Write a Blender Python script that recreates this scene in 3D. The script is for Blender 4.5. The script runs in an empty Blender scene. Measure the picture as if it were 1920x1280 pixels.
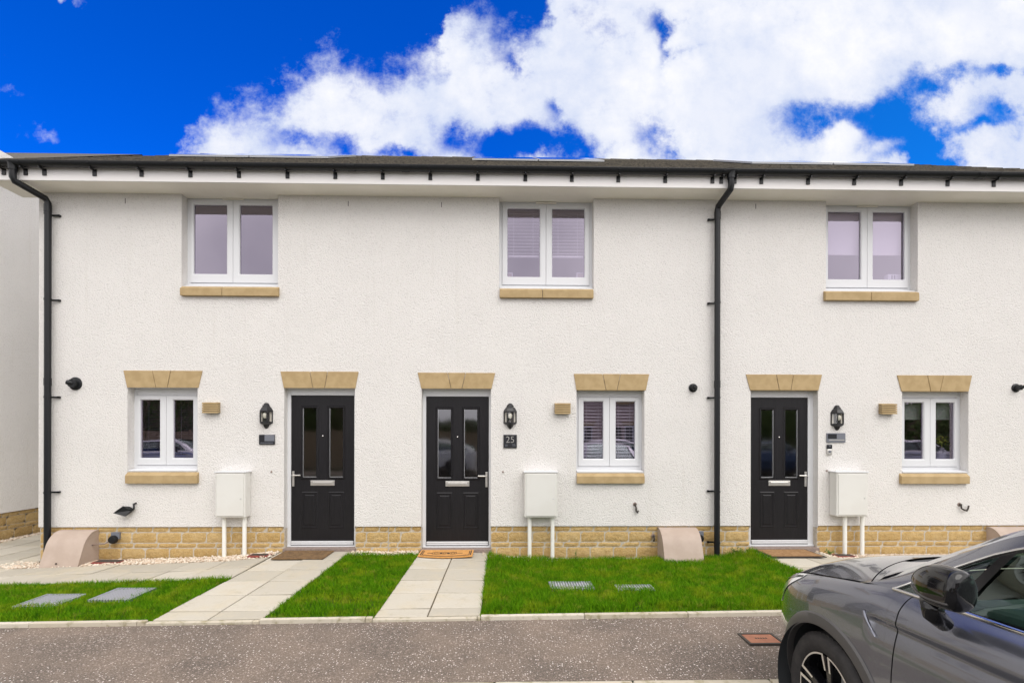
import bpy, bmesh, math, random
import numpy as np
from mathutils import Vector, Matrix, noise
from mathutils.geometry import tessellate_polygon
R_ = math.radians
random.seed(7); rng = np.random.default_rng(7)
S = bpy.context.scene
COL = S.collection

# ------------------------------------------------------------------ camera
FPX, HOR, CX = 942.0, 815.0, 960.0
YAW, ROLL = R_(1.16), 0.0017
CAM = Vector((0.0, -6.93, 1.57))
fw = Vector((math.sin(YAW), math.cos(YAW), 0)); rt = Vector((math.cos(YAW), -math.sin(YAW), 0)); up = Vector((0, 0, 1))
rt2 = rt * math.cos(ROLL) + up * math.sin(ROLL); up2 = up * math.cos(ROLL) - rt * math.sin(ROLL)
cd = bpy.data.cameras.new("camera"); cam = bpy.data.objects.new("camera", cd); COL.objects.link(cam)
cd.sensor_width = 36.0; cd.lens = FPX / 1920 * 36.0; cd.shift_y = (HOR - 640) / 1920.0
cd.clip_start = 0.05; cd.clip_end = 2000
m = Matrix.Identity(4)
for i in range(3):
    m[i][0] = rt2[i]; m[i][1] = up2[i]; m[i][2] = -fw[i]; m[i][3] = CAM[i]
cam.matrix_world = m
S.camera = cam

def at(px, py, y=0.0):
    """survey helper: the point of the plane y=const that the photo shows at (px,py)"""
    r = fw + rt2 * ((px - CX) / FPX) - up2 * ((py - HOR) / FPX)
    return CAM + r * ((y - CAM.y) / r.y)
def ax(px, py, y=0.0): return at(px, py, y).x
def az(px, py, y=0.0): return at(px, py, y).z

# ------------------------------------------------------------------ render look
S.view_settings.view_transform = 'Standard'; S.view_settings.look = 'None'
S.view_settings.exposure = 0.27; S.view_settings.gamma = 1.0; S.view_settings.use_curve_mapping = False

# ------------------------------------------------------------------ world: Nishita blue + procedural clouds
SUN_EL, SUN_AZ = R_(50), R_(152)       # azimuth clockwise from +y (the sun stands behind the camera, to its left)
W = bpy.data.worlds.new("World"); S.world = W; W.use_nodes = True
nt = W.node_tree; nt.nodes.clear()
def N(t, tree=None, **k):
    n = (tree or nt).nodes.new(t)
    for a, b in k.items(): setattr(n, a, b)
    return n
def mth(op, a, b=None, c=None, tree=None, clamp=False):
    t = tree or nt
    n = t.nodes.new('ShaderNodeMath'); n.operation = op; n.use_clamp = clamp
    for i, v in enumerate((a, b, c)):
        if v is None: continue
        if isinstance(v, (int, float)): n.inputs[i].default_value = v
        else: t.links.new(v, n.inputs[i])
    return n.outputs[0]
def smooth(v, a, b, tree=None):
    t = tree or nt
    n = t.nodes.new('ShaderNodeMapRange'); n.interpolation_type = 'SMOOTHSTEP'
    n.inputs[1].default_value = a; n.inputs[2].default_value = b
    t.links.new(v, n.inputs[0]); return n.outputs[0]
def mixc(f, a, b, tree=None, bt='MIX'):
    t = tree or nt
    n = t.nodes.new('ShaderNodeMix'); n.data_type = 'RGBA'; n.blend_type = bt
    for i, v in ((0, f), (6, a), (7, b)):
        if isinstance(v, (int, float)): n.inputs[i].default_value = v
        elif isinstance(v, (tuple, list)): n.inputs[i].default_value = tuple(v) + ((1,) if len(v) == 3 else ())
        else: t.links.new(v, n.inputs[i])
    return n.outputs[2]
L = nt.links.new
tc = N('ShaderNodeTexCoord'); sep = N('ShaderNodeSeparateXYZ'); L(tc.outputs['Generated'], sep.inputs[0])
dx, dy, dz = sep.outputs
dyc = mth('MAXIMUM', dy, 0.08)
u = mth('DIVIDE', dx, dyc); v = mth('DIVIDE', dz, dyc)
comb = N('ShaderNodeCombineXYZ'); L(u, comb.inputs[0]); L(v, comb.inputs[1])
uv0 = comb.outputs[0]
wn = N('ShaderNodeTexNoise'); wn.inputs['Scale'].default_value = 6.5; wn.inputs['Detail'].default_value = 6; wn.inputs['Roughness'].default_value = 0.6; L(uv0, wn.inputs['Vector'])
wv = N('ShaderNodeVectorMath', operation='SUBTRACT'); L(wn.outputs['Color'], wv.inputs[0]); wv.inputs[1].default_value = (.5, .5, .5)
ws = N('ShaderNodeVectorMath', operation='SCALE'); L(wv.outputs[0], ws.inputs[0]); ws.inputs[3].default_value = 0.17
sw = N('ShaderNodeSeparateXYZ'); L(ws.outputs[0], sw.inputs[0])
u0, v0 = u, v
u = mth('ADD', u, sw.outputs[0]); v = mth('ADD', v, sw.outputs[1])
n1 = N('ShaderNodeTexNoise'); n1.inputs['Scale'].default_value = 7.5; n1.inputs['Detail'].default_value = 10; n1.inputs['Roughness'].default_value = 0.66; n1.inputs['Distortion'].default_value = 0.0
L(comb.outputs[0], n1.inputs['Vector'])
n2 = N('ShaderNodeTexNoise'); n2.inputs['Scale'].default_value = 26; n2.inputs['Detail'].default_value = 8; n2.inputs['Roughness'].default_value = 0.7; n2.inputs['Distortion'].default_value = 0.0
L(comb.outputs[0], n2.inputs['Vector'])
# upper edge of the cloud bank over the sky
un = mth('MULTIPLY_ADD', u, 1 / 2.4, 0.5)
fc = N('ShaderNodeFloatCurve'); L(un, fc.inputs[1])
def U(px): return (px - CX) / FPX + 0.02
def V(py): return (HOR - py) / FPX
edge = [(-300, 420), (300, 360), (352, 300), (385, 235), (440, 212), (500, 203), (535, 170), (580, 142), (640, 128), (700, 140), (740, 128), (800, 118), (835, 85), (850, 35), (900, 42), (935, 78), (990, 55), (1035, 18), (1080, -60), (2300, -60)]
cv = fc.mapping.curves[0]
pts = [((U(a)) / 2.4 + 0.5, min(0.999, V(b))) for a, b in edge]
cv.points[0].location = (0, pts[0][1]); cv.points[-1].location = (1, 0.999)
for p in pts:
    if 0.005 < p[0] < 0.995: cv.points.new(*p)
fc.mapping.update()
D = mth('MULTIPLY', mth('SUBTRACT', fc.outputs[0], v), 9.0)
D = mth('MINIMUM', mth('MAXIMUM', D, -1.0), 0.60)
def blob(px, py, rx, ry, wt, rot=0.0):
    global D
    du = mth('SUBTRACT', u, U(px)); dv = mth('SUBTRACT', v, V(py))
    c, s = math.cos(rot), math.sin(rot)
    a = mth('MULTIPLY', mth('ADD', mth('MULTIPLY', du, c), mth('MULTIPLY', dv, s)), FPX / rx)
    b = mth('MULTIPLY', mth('ADD', mth('MULTIPLY', du, -s), mth('MULTIPLY', dv, c)), FPX / ry)
    e = mth('EXPONENT', mth('MULTIPLY', mth('ADD', mth('MULTIPLY', a, a), mth('MULTIPLY', b, b)), -1.0))
    D = mth('MULTIPLY_ADD', e, wt, D)
for b in [(545, 266, 40, 26, -.75), (655, 282, 60, 26, -.85), (755, 286, 40, 22, -.8), (857, 262, 38, 26, -.75), (930, 290, 60, 30, -.85), (1010, 272, 60, 34, -.9),
          (1100, 284, 60, 34, -.95), (1225, 245, 34, 42, -.8), (1250, 90, 14, 66, -.62), (1250, 28, 50, 26, -.72), (1290, 80, 30, 14, -.5), (1180, 285, 22, 16, .5),
          (1515, 208, 70, 36, -.8, .2), (1530, 260, 50, 30, -.5), (1655, 225, 80, 62, -1.15), (1765, 145, 80, 30, -.85, .35), (1745, 262, 60, 50, -.9), (1560, 275, 50, 22, .35), (1900, 112, 40, 18, -.85),
          (1890, 205, 46, 34, -.8), (1845, 235, 50, 16, -.65), (1730, 300, 90, 14, -.75), (965, 125, 18, 18, -.5), (1035, 200, 20, 30, -.6),
          (150, 12, 48, 18, 1.0), (112, 24, 14, 14, .75), (45, 190, 90, 20, .74, -.35), (20, 130, 50, 16, .7), (40, 262, 90, 30, .62), (108, 258, 30, 16, .4),
          (1590, 250, 50, 24, .8), (1590, 290, 60, 16, .7), (1010, 12, 30, 44, -.5), (1120, 60, 60, 30, -.18), (845, 45, 30, 26, .1), (1800, 40, 220, 60, .3), (1350, 150, 150, 90, .4)]:
    blob(*b)
D = mth('MULTIPLY_ADD', mth('SUBTRACT', n1.outputs[0], 0.5), 1.7, D)
D = mth('MULTIPLY_ADD', mth('SUBTRACT', n2.outputs[0], 0.5), 1.0, D)
mask = smooth(D, -0.38, 0.50)
thick = smooth(D, 0.20, 1.15)
back = mth('MAXIMUM', smooth(dy, 0.597, 0.52), smooth(mth('ABSOLUTE', u0), 1.12, 1.30))           # the half of the sky outside the clearing is overcast
mask = mth('MAXIMUM', mask, mth('MULTIPLY', back, 1.0))
high = smooth(dz, 0.72, 0.84); low = smooth(v0, 0.50, 0.42); mask = mth('MAXIMUM', mask, mth('MAXIMUM', high, low))
sky = N('ShaderNodeTexSky', sky_type='NISHITA'); sky.sun_disc = False
sky.sun_elevation = SUN_EL; sky.sun_rotation = SUN_AZ; sky.dust_density = 0.2; sky.ozone_density = 3.0; sky.altitude = 300
BG = 0.10
blue = mixc(1.0, sky.outputs[0], mixc(smooth(u0, -.2, .9), (0.003, 0.53, 1.88), (0.040, 0.82, 1.90)), bt='MULTIPLY')
# clouds: brightness given relative to the same background strength
n3 = N('ShaderNodeTexNoise'); n3.inputs['Scale'].default_value = 5.2; n3.inputs['Detail'].default_value = 6; L(comb.outputs[0], n3.inputs['Vector'])
cl = mixc(mth('MULTIPLY_ADD', thick, .55, mth('MULTIPLY', smooth(n3.outputs[0], 0.40, 0.62), .5)), (0.56, 0.62, 0.78), (0.83, 0.83, 0.855))
n4 = N('ShaderNodeTexNoise'); n4.inputs['Scale'].default_value = 2.2; n4.inputs['Detail'].default_value = 5; L(tc.outputs['Generated'], n4.inputs['Vector'])
oc = mixc(smooth(n4.outputs[0], 0.34, 0.64), (1.05, 1.02, 1.07), (1.68, 1.63, 1.62))
clo = mixc(back, cl, oc)
sc = N('ShaderNodeVectorMath', operation='SCALE'); L(clo, sc.inputs[0]); sc.inputs[3].default_value = 1 / BG
fin = mixc(mask, blue, sc.outputs[0])
bg = N('ShaderNodeBackground'); bg.inputs[1].default_value = BG; L(fin, bg.inputs[0])
wo = N('ShaderNodeOutputWorld'); L(bg.outputs[0], wo.inputs[0])

sd = bpy.data.lights.new("sun", 'SUN'); sun = bpy.data.objects.new("sun", sd); COL.objects.link(sun)
sd.energy = 1.5; sd.angle = R_(46); sd.color = (1.0, 0.96, 0.90)
dirv = Vector((math.sin(SUN_AZ) * math.cos(SUN_EL), math.cos(SUN_AZ) * math.cos(SUN_EL), math.sin(SUN_EL)))
sun.rotation_euler = dirv.to_track_quat('Z', 'Y').to_euler()

# ------------------------------------------------------------------ helpers
def tag(o, label=None, cat=None, group=None, kind=None):
    if label: o['label'] = label
    if cat: o['category'] = cat
    if group: o['group'] = group
    if kind: o['kind'] = kind
    return o
def empty(name, loc=(0, 0, 0), rz=0.0, label=None, cat=None, group=None):
    o = bpy.data.objects.new(name, None); COL.objects.link(o); o.location = loc; o.rotation_euler = (0, 0, rz)
    o.empty_display_size = 0.1
    return tag(o, label, cat, group)
def copy_tree(o, parent=None):
    c = o.copy(); COL.objects.link(c)
    if parent is not None:
        c.parent = parent
    for ch in list(o.children): copy_tree(ch, c)
    return c
class MB:
    """collects geometry, becomes one mesh object"""
    def __init__(s): s.v = []; s.f = []; s.m = []
    def add(s, vs, fs, mi=0):
        b = len(s.v); s.v += [tuple(p) for p in vs]; s.f += [tuple(b + i for i in f) for f in fs]; s.m += [mi] * len(fs); return s
    def box(s, x0, x1, y0, y1, z0, z1, mi=0):
        vs = [(x, y, z) for x in (x0, x1) for y in (y0, y1) for z in (z0, z1)]
        return s.add(vs, [(0, 1, 3, 2), (4, 6, 7, 5), (0, 4, 5, 1), (2, 3, 7, 6), (0, 2, 6, 4), (1, 5, 7, 3)], mi)
    def quad(s, a, b, c, d, mi=0): return s.add([a, b, c, d], [(0, 1, 2, 3)], mi)
    def prism(s, poly, d0, d1, axis='y', mi=0):
        """poly: 2D outline, extruded along axis between d0 and d1"""
        def P(p, d):
            return {'y': (p[0], d, p[1]), 'x': (d, p[0], p[1]), 'z': (p[0], p[1], d)}[axis]
        n = len(poly); vs = [P(p, d0) for p in poly] + [P(p, d1) for p in poly]
        fs = [tuple(range(n)), tuple(range(2 * n - 1, n - 1, -1))] + [(i, (i + 1) % n, n + (i + 1) % n, n + i) for i in range(n)]
        return s.add(vs, fs, mi)
    def tube(s, pts, r, n=12, mi=0, cap=True):
        pts = [Vector(p) for p in pts]; rs = r if isinstance(r, (list, tuple)) else [r] * len(pts)
        rings = []; prev = None
        for i, p in enumerate(pts):
            t = ((pts[min(i + 1, len(pts) - 1)] - pts[max(i - 1, 0)])).normalized()
            a = prev if prev else (Vector((0, 0, 1)) if abs(t.z) < .9 else Vector((1, 0, 0)))
            a = (a - t * a.dot(t)).normalized(); b = t.cross(a); prev = a
            rings.append([p + (a * math.cos(k / n * 2 * math.pi) + b * math.sin(k / n * 2 * math.pi)) * rs[i] for k in range(n)])
        vs = [q for ring in rings for q in ring]; fs = []
        for i in range(len(pts) - 1):
            for k in range(n):
                fs.append((i * n + k, i * n + (k + 1) % n, (i + 1) * n + (k + 1) % n, (i + 1) * n + k))
        if cap: fs += [tuple(range(n - 1, -1, -1)), tuple((len(pts) - 1) * n + k for k in range(n))]
        return s.add(vs, fs, mi)
    def lathe(s, prof, c=(0, 0, 0), axis='z', n=24, mi=0, a0=0, a1=2 * math.pi):
        full = abs(a1 - a0 - 2 * math.pi) < 1e-6; k = n if full else n + 1
        vs = []
        for r, h in prof:
            for i in range(k):
                a = a0 + (a1 - a0) * i / n; x, y = r * math.cos(a), r * math.sin(a)
                q = {'z': (x, y, h), 'y': (x, h, y), 'x': (h, x, y)}[axis]
                vs.append((c[0] + q[0], c[1] + q[1], c[2] + q[2]))
        fs = []
        for j in range(len(prof) - 1):
            for i in range(n):
                i2 = (i + 1) % k if full else i + 1
                fs.append((j * k + i, j * k + i2, (j + 1) * k + i2, (j + 1) * k + i))
        return s.add(vs, fs, mi)
    def grid(s, P, mi=0, flip=False, skip=None):
        nu, nv = len(P), len(P[0]); vs = [q for row in P for q in row]; fs = []
        for i in range(nu - 1):
            for j in range(nv - 1):
                if skip and skip(i, j): continue
                f = (i * nv + j, (i + 1) * nv + j, (i + 1) * nv + j + 1, i * nv + j + 1)
                fs.append(f[::-1] if flip else f)
        return s.add(vs, fs, mi)
    def build(s, name, mats, parent=None, smooth=False, bevel=0, label=None, recalc=True, seg=2, merge=False):
        me = bpy.data.meshes.new(name); me.from_pydata(s.v, [], s.f)
        mats = mats if isinstance(mats, (list, tuple)) else [mats]
        for mm in mats: me.materials.append(mm)
        if any(s.m): me.polygons.foreach_set('material_index', s.m)
        if recalc or merge:
            bm = bmesh.new(); bm.from_mesh(me)
            if merge: bmesh.ops.remove_doubles(bm, verts=bm.verts, dist=1e-5)
            if recalc: bmesh.ops.recalc_face_normals(bm, faces=bm.faces)
            bm.to_mesh(me); bm.free()
        if smooth:
            me.polygons.foreach_set('use_smooth', [True] * len(me.polygons))
            if smooth is not True: me.set_sharp_from_angle(angle=R_(smooth))
        o = bpy.data.objects.new(name, me); COL.objects.link(o)
        if parent is not None: o.parent = parent
        if bevel:
            b = o.modifiers.new('b', 'BEVEL'); b.width = bevel; b.segments = seg; b.limit_method = 'ANGLE'; b.angle_limit = R_(40)
        if label: o['label'] = label
        return o
def rot_into(o): return o

# ------------------------------------------------------------------ materials
class Mt:
    def __init__(s, name, col=(.5, .5, .5), rough=.6, metal=0.0, spec=.5, coat=0.0):
        s.m = bpy.data.materials.new(name); s.m.use_nodes = True; s.t = s.m.node_tree
        s.b = s.t.nodes['Principled BSDF']; s.out = s.t.nodes['Material Output']
        s.b.inputs['Base Color'].default_value = (*col, 1); s.b.inputs['Roughness'].default_value = rough
        s.b.inputs['Metallic'].default_value = metal; s.b.inputs['Specular IOR Level'].default_value = spec
        s.b.inputs['Coat Weight'].default_value = coat; s.b.inputs['Coat Roughness'].default_value = 0.03
        s.tc = None
    def co(s, scale=(1, 1, 1), rnd=False):
        g = s.t.nodes.new('ShaderNodeTexCoord'); mp = s.t.nodes.new('ShaderNodeMapping'); mp.inputs['Scale'].default_value = scale
        s.t.links.new(g.outputs['Object'], mp.inputs[0]); return mp.outputs[0]
    def noise(s, sc, det=4, rough=.55, vec=None, dist=0):
        n = s.t.nodes.new('ShaderNodeTexNoise'); n.inputs['Scale'].default_value = sc; n.inputs['Detail'].default_value = det
        n.inputs['Roughness'].default_value = rough; n.inputs['Distortion'].default_value = dist
        s.t.links.new(vec or s.co(), n.inputs['Vector']); return n.outputs[0]
    def voro(s, sc, feat='F1', vec=None, out=0):
        n = s.t.nodes.new('ShaderNodeTexVoronoi'); n.inputs['Scale'].default_value = sc; n.feature = feat
        s.t.links.new(vec or s.co(), n.inputs['Vector']); return n.outputs[out]
    def ramp(s, v, a, b): return smooth(v, a, b, s.t)
    def mix(s, f, a, b, bt='MIX'): return mixc(f, a, b, s.t, bt)
    def math(s, op, a, b=None, c=None): return mth(op, a, b, c, s.t)
    def color(s, v): s.t.links.new(v, s.b.inputs['Base Color']); return s
    def rough(s, v): s.t.links.new(v, s.b.inputs['Roughness']); return s
    def bump(s, h, strength=.5, dist=.01):
        n = s.t.nodes.new('ShaderNodeBump'); n.inputs['Strength'].default_value = strength; n.inputs['Distance'].default_value = dist
        s.t.links.new(h, n.inputs['Height']); s.t.links.new(n.outputs[0], s.b.inputs['Normal']); return s

def mottled(name, c1, c2, sc=20, rough=.6, bump=.3, bsc=None, det=5, dist=.004, spec=.4, lo=.35, hi=.65):
    k = Mt(name, c1, rough, spec=spec); n = k.noise(sc, det)
    k.color(k.mix(k.ramp(n, lo, hi), c1, c2))
    if bump: k.bump(k.noise(bsc or sc * 3, 4), bump, dist)
    return k.m

def roughcast(name, tint):
    k = Mt(name, tint, .9, spec=.15); vec = k.co()
    d = k.voro(82, vec=vec); fine = k.noise(120, 3, .7, vec=vec); mid = k.noise(40, 4, .6, vec=vec)
    h = k.math('ADD', k.math('MULTIPLY', d, -1.0), k.math('MULTIPLY', fine, .9))
    h = k.math('ADD', h, k.math('MULTIPLY', mid, .9)); k.bump(h, .9, .0075)
    big = k.noise(1.3, 4, .6, vec=vec)
    c = k.mix(k.ramp(big, .3, .7), tuple(x * .965 for x in tint), tint)
    # rain streaks, narrow and tall
    st = k.noise(1.0, 5, .6, vec=k.co((9, 9, .45)))
    c = k.mix(k.math('MULTIPLY', k.ramp(st, .56, .76), .22), c, (tint[0] * .80, tint[1] * .78, tint[2] * .74))
    dark = k.ramp(d, .62, .85)
    c = k.mix(k.math('MULTIPLY', dark, .28), c, tuple(x * .62 for x in tint))
    sp = k.noise(210, 2, .5, vec=vec); c = k.mix(k.math('MULTIPLY', k.ramp(sp, .66, .74), .35), c, (.42, .37, .33))
    k.color(c); return k.m
M = {}
M['cast'] = roughcast('roughcast', (.765, .745, .722))
M['cast2'] = roughcast('roughcast_pale', (.93, .915, .895))
M['castpink'] = roughcast('roughcast_pink', (.62, .50, .46))

def stone_mat(name, a, b, mortar=False):
    k = Mt(name, a, .85, spec=.2); vec = k.co()
    n = k.noise(14, 6, .65, vec=vec); s2 = k.noise(70, 4, .6, vec=vec); isl = k.t.nodes.new('ShaderNodeNewGeometry')
    c = k.mix(k.ramp(n, .32, .68), a, b)
    rnd = isl.outputs['Random Per Island']
    c = k.mix(k.math('MULTIPLY', rnd, .55), c, (a[0] * .80, a[1] * .74, a[2] * .62))
    c = k.mix(k.math('MULTIPLY', k.ramp(s2, .55, .75), .55), c, (a[0] * .42, a[1] * .36, a[2] * .28))
    c = k.mix(k.math('MULTIPLY', k.ramp(s2, .45, .25), .35), c, (.74, .62, .40))
    k.color(c)
    k.bump(k.math('ADD', k.math('MULTIPLY', k.noise(34, 5, .7, vec=vec), 1.6), k.math('MULTIPLY', s2, .5)), 1.0, .014)
    return k.m
M['plinth'] = stone_mat('split_stone', (.52, .355, .145), (.60, .44, .22))
M['mortar'] = mottled('mortar', (.42, .37, .30), (.52, .47, .39), 30, .9)
M['cast_stone'] = mottled('cast_stone', (.375, .270, .135), (.435, .320, .170), 9, .8, .25, 160, dist=.002)
M['joint'] = Mt('joint', (.20, .17, .13), .9).m
M['upvc'] = Mt('upvc', (.66, .67, .69), .32).m
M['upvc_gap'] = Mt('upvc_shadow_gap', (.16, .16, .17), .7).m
M['soffit'] = mottled('soffit_board', (.90, .865, .79), (.86, .83, .75), 2.5, .5, 0)
M['fascia'] = Mt('fascia_board', (.80, .78, .77), .45).m
M['gutter'] = Mt('black_plastic', (.009, .010, .012), .38, spec=.35).m
M['tile'] = mottled('roof_tile', (.050, .045, .038), (.090, .078, .060), 25, .9, .4, 60)
M['solar'] = Mt('solar_glass', (.02, .03, .05), .04, spec=1.0, coat=1.0).m
M['alu'] = Mt('aluminium', (.62, .63, .65), .35, metal=.9).m
M['boxwhite'] = mottled('meter_white', (.67, .665, .635), (.64, .63, .595), 3, .5, 0)
M['pipewhite'] = Mt('pipe_white', (.78, .78, .74), .4).m
M['gasbox'] = mottled('pink_moulding', (.385, .305, .25), (.43, .345, .29), 5, .65, .12, 120, dist=.002)
M['lantern'] = Mt('black_lantern', (.012, .012, .014), .38).m
M['chrome'] = Mt('chrome', (.78, .77, .75), .16, metal=1.0).m
M['nickel'] = Mt('satin_metal', (.74, .72, .69), .30, metal=.85).m
M['step'] = mottled('step_stone', (.22, .17, .15), (.28, .22, .19), 30, .9)
M['spacer'] = Mt('glazing_spacer', (.045, .05, .055), .5).m
M['room'] = Mt('room_wall', (.42, .39, .37), .9).m
M['blind'] = Mt('blind_slat', (.78, .77, .76), .5).m
M['blind_roller'] = Mt('blind_fabric', (.82, .80, .80), .8).m
M['blind_green'] = Mt('blind_green', (.42, .50, .38), .8).m
M['slate'] = Mt('slate_plate', (.022, .023, .028), .25).m
M['plategrey'] = Mt('plate_grey', (.16, .17, .20), .35).m
M['silver_ink'] = Mt('silver_ink', (.55, .54, .52), .35, metal=.5).m
M['bulb'] = Mt('bulb_glass', (.80, .78, .70), .2).m
M['leafdark'] = mottled('leaf', (.09, .16, .035), (.20, .27, .07), 3, .7, 0)
M['yellowflower'] = Mt('flower', (.55, .60, .10), .7).m
M['redplastic'] = mottled('red_plastic', (.28, .06, .045), (.16, .04, .035), 18, .6, .2)
M['rust'] = mottled('rusty_iron', (.33, .145, .085), (.27, .115, .07), 14, .85, .5, 60)
M['iron'] = Mt('dark_iron', (.05, .042, .035), .8).m
M['galv'] = None

# front door skin with embossed wood grain
k = Mt('door_skin', (.016, .015, .019), .40, spec=.32)
g = k.noise(22, 5, .6, vec=k.co((3.5, 1, .22)), dist=1.2)
k.bump(g, .35, .004); k.color(k.mix(k.ramp(g, .3, .7), (.0065, .006, .0075), (.011, .010, .0125))); M['door'] = k.m

def glass(name, tint, refl, gl=(1, 1, 1), rough=.0, wav=0.0):
    mm = bpy.data.materials.new(name); mm.use_nodes = True; t = mm.node_tree; t.nodes.clear()
    tr = t.nodes.new('ShaderNodeBsdfTransparent'); tr.inputs[0].default_value = (*tint, 1)
    g1 = t.nodes.new('ShaderNodeBsdfGlossy'); g1.inputs[0].default_value = (*gl, 1); g1.inputs['Roughness'].default_value = rough
    ge = t.nodes.new('ShaderNodeNewGeometry'); dp = t.nodes.new('ShaderNodeVectorMath'); dp.operation = 'DOT_PRODUCT'
    t.links.new(ge.outputs['Normal'], dp.inputs[0]); t.links.new(ge.outputs['Incoming'], dp.inputs[1])
    sch = mth('POWER', mth('SUBTRACT', 1.0, mth('ABSOLUTE', dp.outputs['Value'], tree=t), tree=t, clamp=True), 5.0, tree=t)
    f = mth('MULTIPLY_ADD', sch, 1.0 - refl, refl, tree=t, clamp=True)
    mx = t.nodes.new('ShaderNodeMixShader'); t.links.new(f, mx.inputs[0]); t.links.new(tr.outputs[0], mx.inputs[1]); t.links.new(g1.outputs[0], mx.inputs[2])
    if wav:
        n = t.nodes.new('ShaderNodeTexNoise'); n.inputs['Scale'].default_value = 1.6; g0 = t.nodes.new('ShaderNodeTexCoord'); t.links.new(g0.outputs['Object'], n.inputs['Vector'])
        b = t.nodes.new('ShaderNodeBump'); b.inputs['Distance'].default_value = wav; b.inputs['Strength'].default_value = 1; t.links.new(n.outputs[0], b.inputs['Height']); t.links.new(b.outputs[0], g1.inputs['Normal'])
    o = t.nodes.new('ShaderNodeOutputMaterial'); t.links.new(mx.outputs[0], o.inputs[0]); return mm
M['glass'] = glass('window_glass', (.66, .64, .72), .235, (.98, .89, 1.08), wav=.0012)
M['glassdoor'] = glass('door_glass', (.55, .55, .57), .17, (.95, .95, 1.0), rough=.05, wav=.002)
M['glasslamp'] = glass('lamp_glass', (.95, .95, .93), .10)
M['carglass'] = glass('car_glass', (.42, .56, .50), .12, (.85, 1.0, .95))

# paving: pale wet-cast slabs
k = Mt('paving_slab', (.60, .55, .45), .85, spec=.2); vec = k.co(); geo = k.t.nodes.new('ShaderNodeNewGeometry')
c = k.mix(geo.outputs['Random Per Island'], (.40, .37, .31), (.52, .485, .415))
c = k.mix(k.math('MULTIPLY', k.ramp(k.noise(3.2, 6, .65, vec=vec), .45, .68), .55), c, (.50, .44, .33))
c = k.mix(k.math('MULTIPLY', k.ramp(k.noise(42, 5, .6, vec=vec), .52, .75), .5), c, (.40, .36, .28))
c = k.mix(k.math('MULTIPLY', k.ramp(k.noise(7, 7, .75, vec=vec), .53, .70), .45), c, (.36, .33, .25))
c = k.mix(k.math('MULTIPLY', k.ramp(k.noise(160, 2, .5, vec=vec), .66, .74), .5), c, (.22, .19, .12))
k.color(c); k.bump(k.noise(55, 6, .7, vec=vec), .5, .006); M['slab'] = k.m
M['slabjoint'] = mottled('slab_joint', (.085, .066, .038), (.14, .115, .07), 40, .95)
k = Mt('kerb_concrete', (.48, .44, .36), .9, spec=.15); vec = k.co(); geo = k.t.nodes.new('ShaderNodeNewGeometry')
c = k.mix(geo.outputs['Random Per Island'], (.46, .41, .32), (.56, .52, .44)); c = k.mix(k.math('MULTIPLY', k.ramp(k.noise(11, 6, .7, vec=vec), .48, .7), .8), c, (.24, .21, .11))
k.color(c); k.bump(k.noise(90, 5), .6, .006); M['edging'] = k.m
# footway: warm asphalt full of pale chippings
k = Mt('chipped_asphalt', (.2, .16, .14), .88, spec=.25); vec = k.co()
big = k.noise(1.4, 5, .6, vec=vec); c = k.mix(k.ramp(big, .34, .66), (.140, .116, .096), (.240, .188, .148))
c = k.mix(k.math('MULTIPLY', k.ramp(k.noise(240, 3, .6, vec=vec), .42, .60), .75), c, (.075, .062, .055))
c = k.mix(k.math('MULTIPLY', k.ramp(k.noise(90, 3, .6, vec=vec), .5, .62), .6), c, (.36, .29, .245))
vv = k.t.nodes.new('ShaderNodeTexVoronoi'); vv.inputs['Scale'].default_value = 60; k.t.links.new(vec, vv.inputs['Vector'])
sx = k.t.nodes.new('ShaderNodeSeparateColor'); k.t.links.new(vv.outputs['Color'], sx.inputs[0])
dens = k.ramp(k.noise(2.6, 4, .6, vec=vec), .3, .7)
pick = k.ramp(k.math('ADD', sx.outputs[0], k.math('MULTIPLY', dens, .17)), .72, .74)
rad = k.math('MULTIPLY_ADD', sx.outputs[1], .18, .22)
ins = k.ramp(k.math('SUBTRACT', rad, vv.outputs['Distance']), .0, .05)
chip = k.math('MULTIPLY', pick, ins)
cc = k.mix(sx.outputs[2], (.42, .35, .31), (.74, .68, .65))
c = k.mix(chip, c, cc); k.color(c)
k.bump(k.math('ADD', k.math('MULTIPLY', k.noise(160, 4, .7, vec=vec), .8), k.math('MULTIPLY', chip, .5)), .9, .008); M['asphalt'] = k.m
M['road'] = mottled('road_asphalt', (.075, .072, .07), (.11, .105, .10), 60, .9, .6, 150)
M['soil'] = mottled('soil_under_grass', (.035, .05, .012), (.06, .075, .02), 20, .95)
M['ground'] = mottled('far_ground', (.06, .09, .03), (.09, .11, .04), 2, .95, 0)
# grass blades
k = Mt('grass_blade', (.05, .15, .01), .75, spec=.08); geo = k.t.nodes.new('ShaderNodeNewGeometry'); vec = k.co()
c = k.mix(geo.outputs['Random Per Island'], (.050, .165, .002), (.150, .34, .005))
c = k.mix(k.math('MULTIPLY', k.ramp(k.noise(3.2, 5, .7, vec=vec), .46, .64), .8), c, (.27, .36, .012))
c = k.mix(k.math('MULTIPLY', k.ramp(k.noise(5.5, 4, .65, vec=vec), .50, .36), .0), c, (.02, .08, .002))
c = k.mix(k.math('MULTIPLY', k.ramp(k.noise(6.5, 4, .7, vec=vec), .54, .66), .7), c, (.018, .085, .002))
c = k.mix(k.math('MULTIPLY', k.ramp(k.noise(9, 3, .6, vec=vec), .58, .68), .6), c, (.32, .30, .05))
k.color(c)
tl = k.t.nodes.new('ShaderNodeBsdfTranslucent'); k.t.links.new(c, tl.inputs[0]); ms = k.t.nodes.new('ShaderNodeMixShader'); ms.inputs[0].default_value = .3
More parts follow.
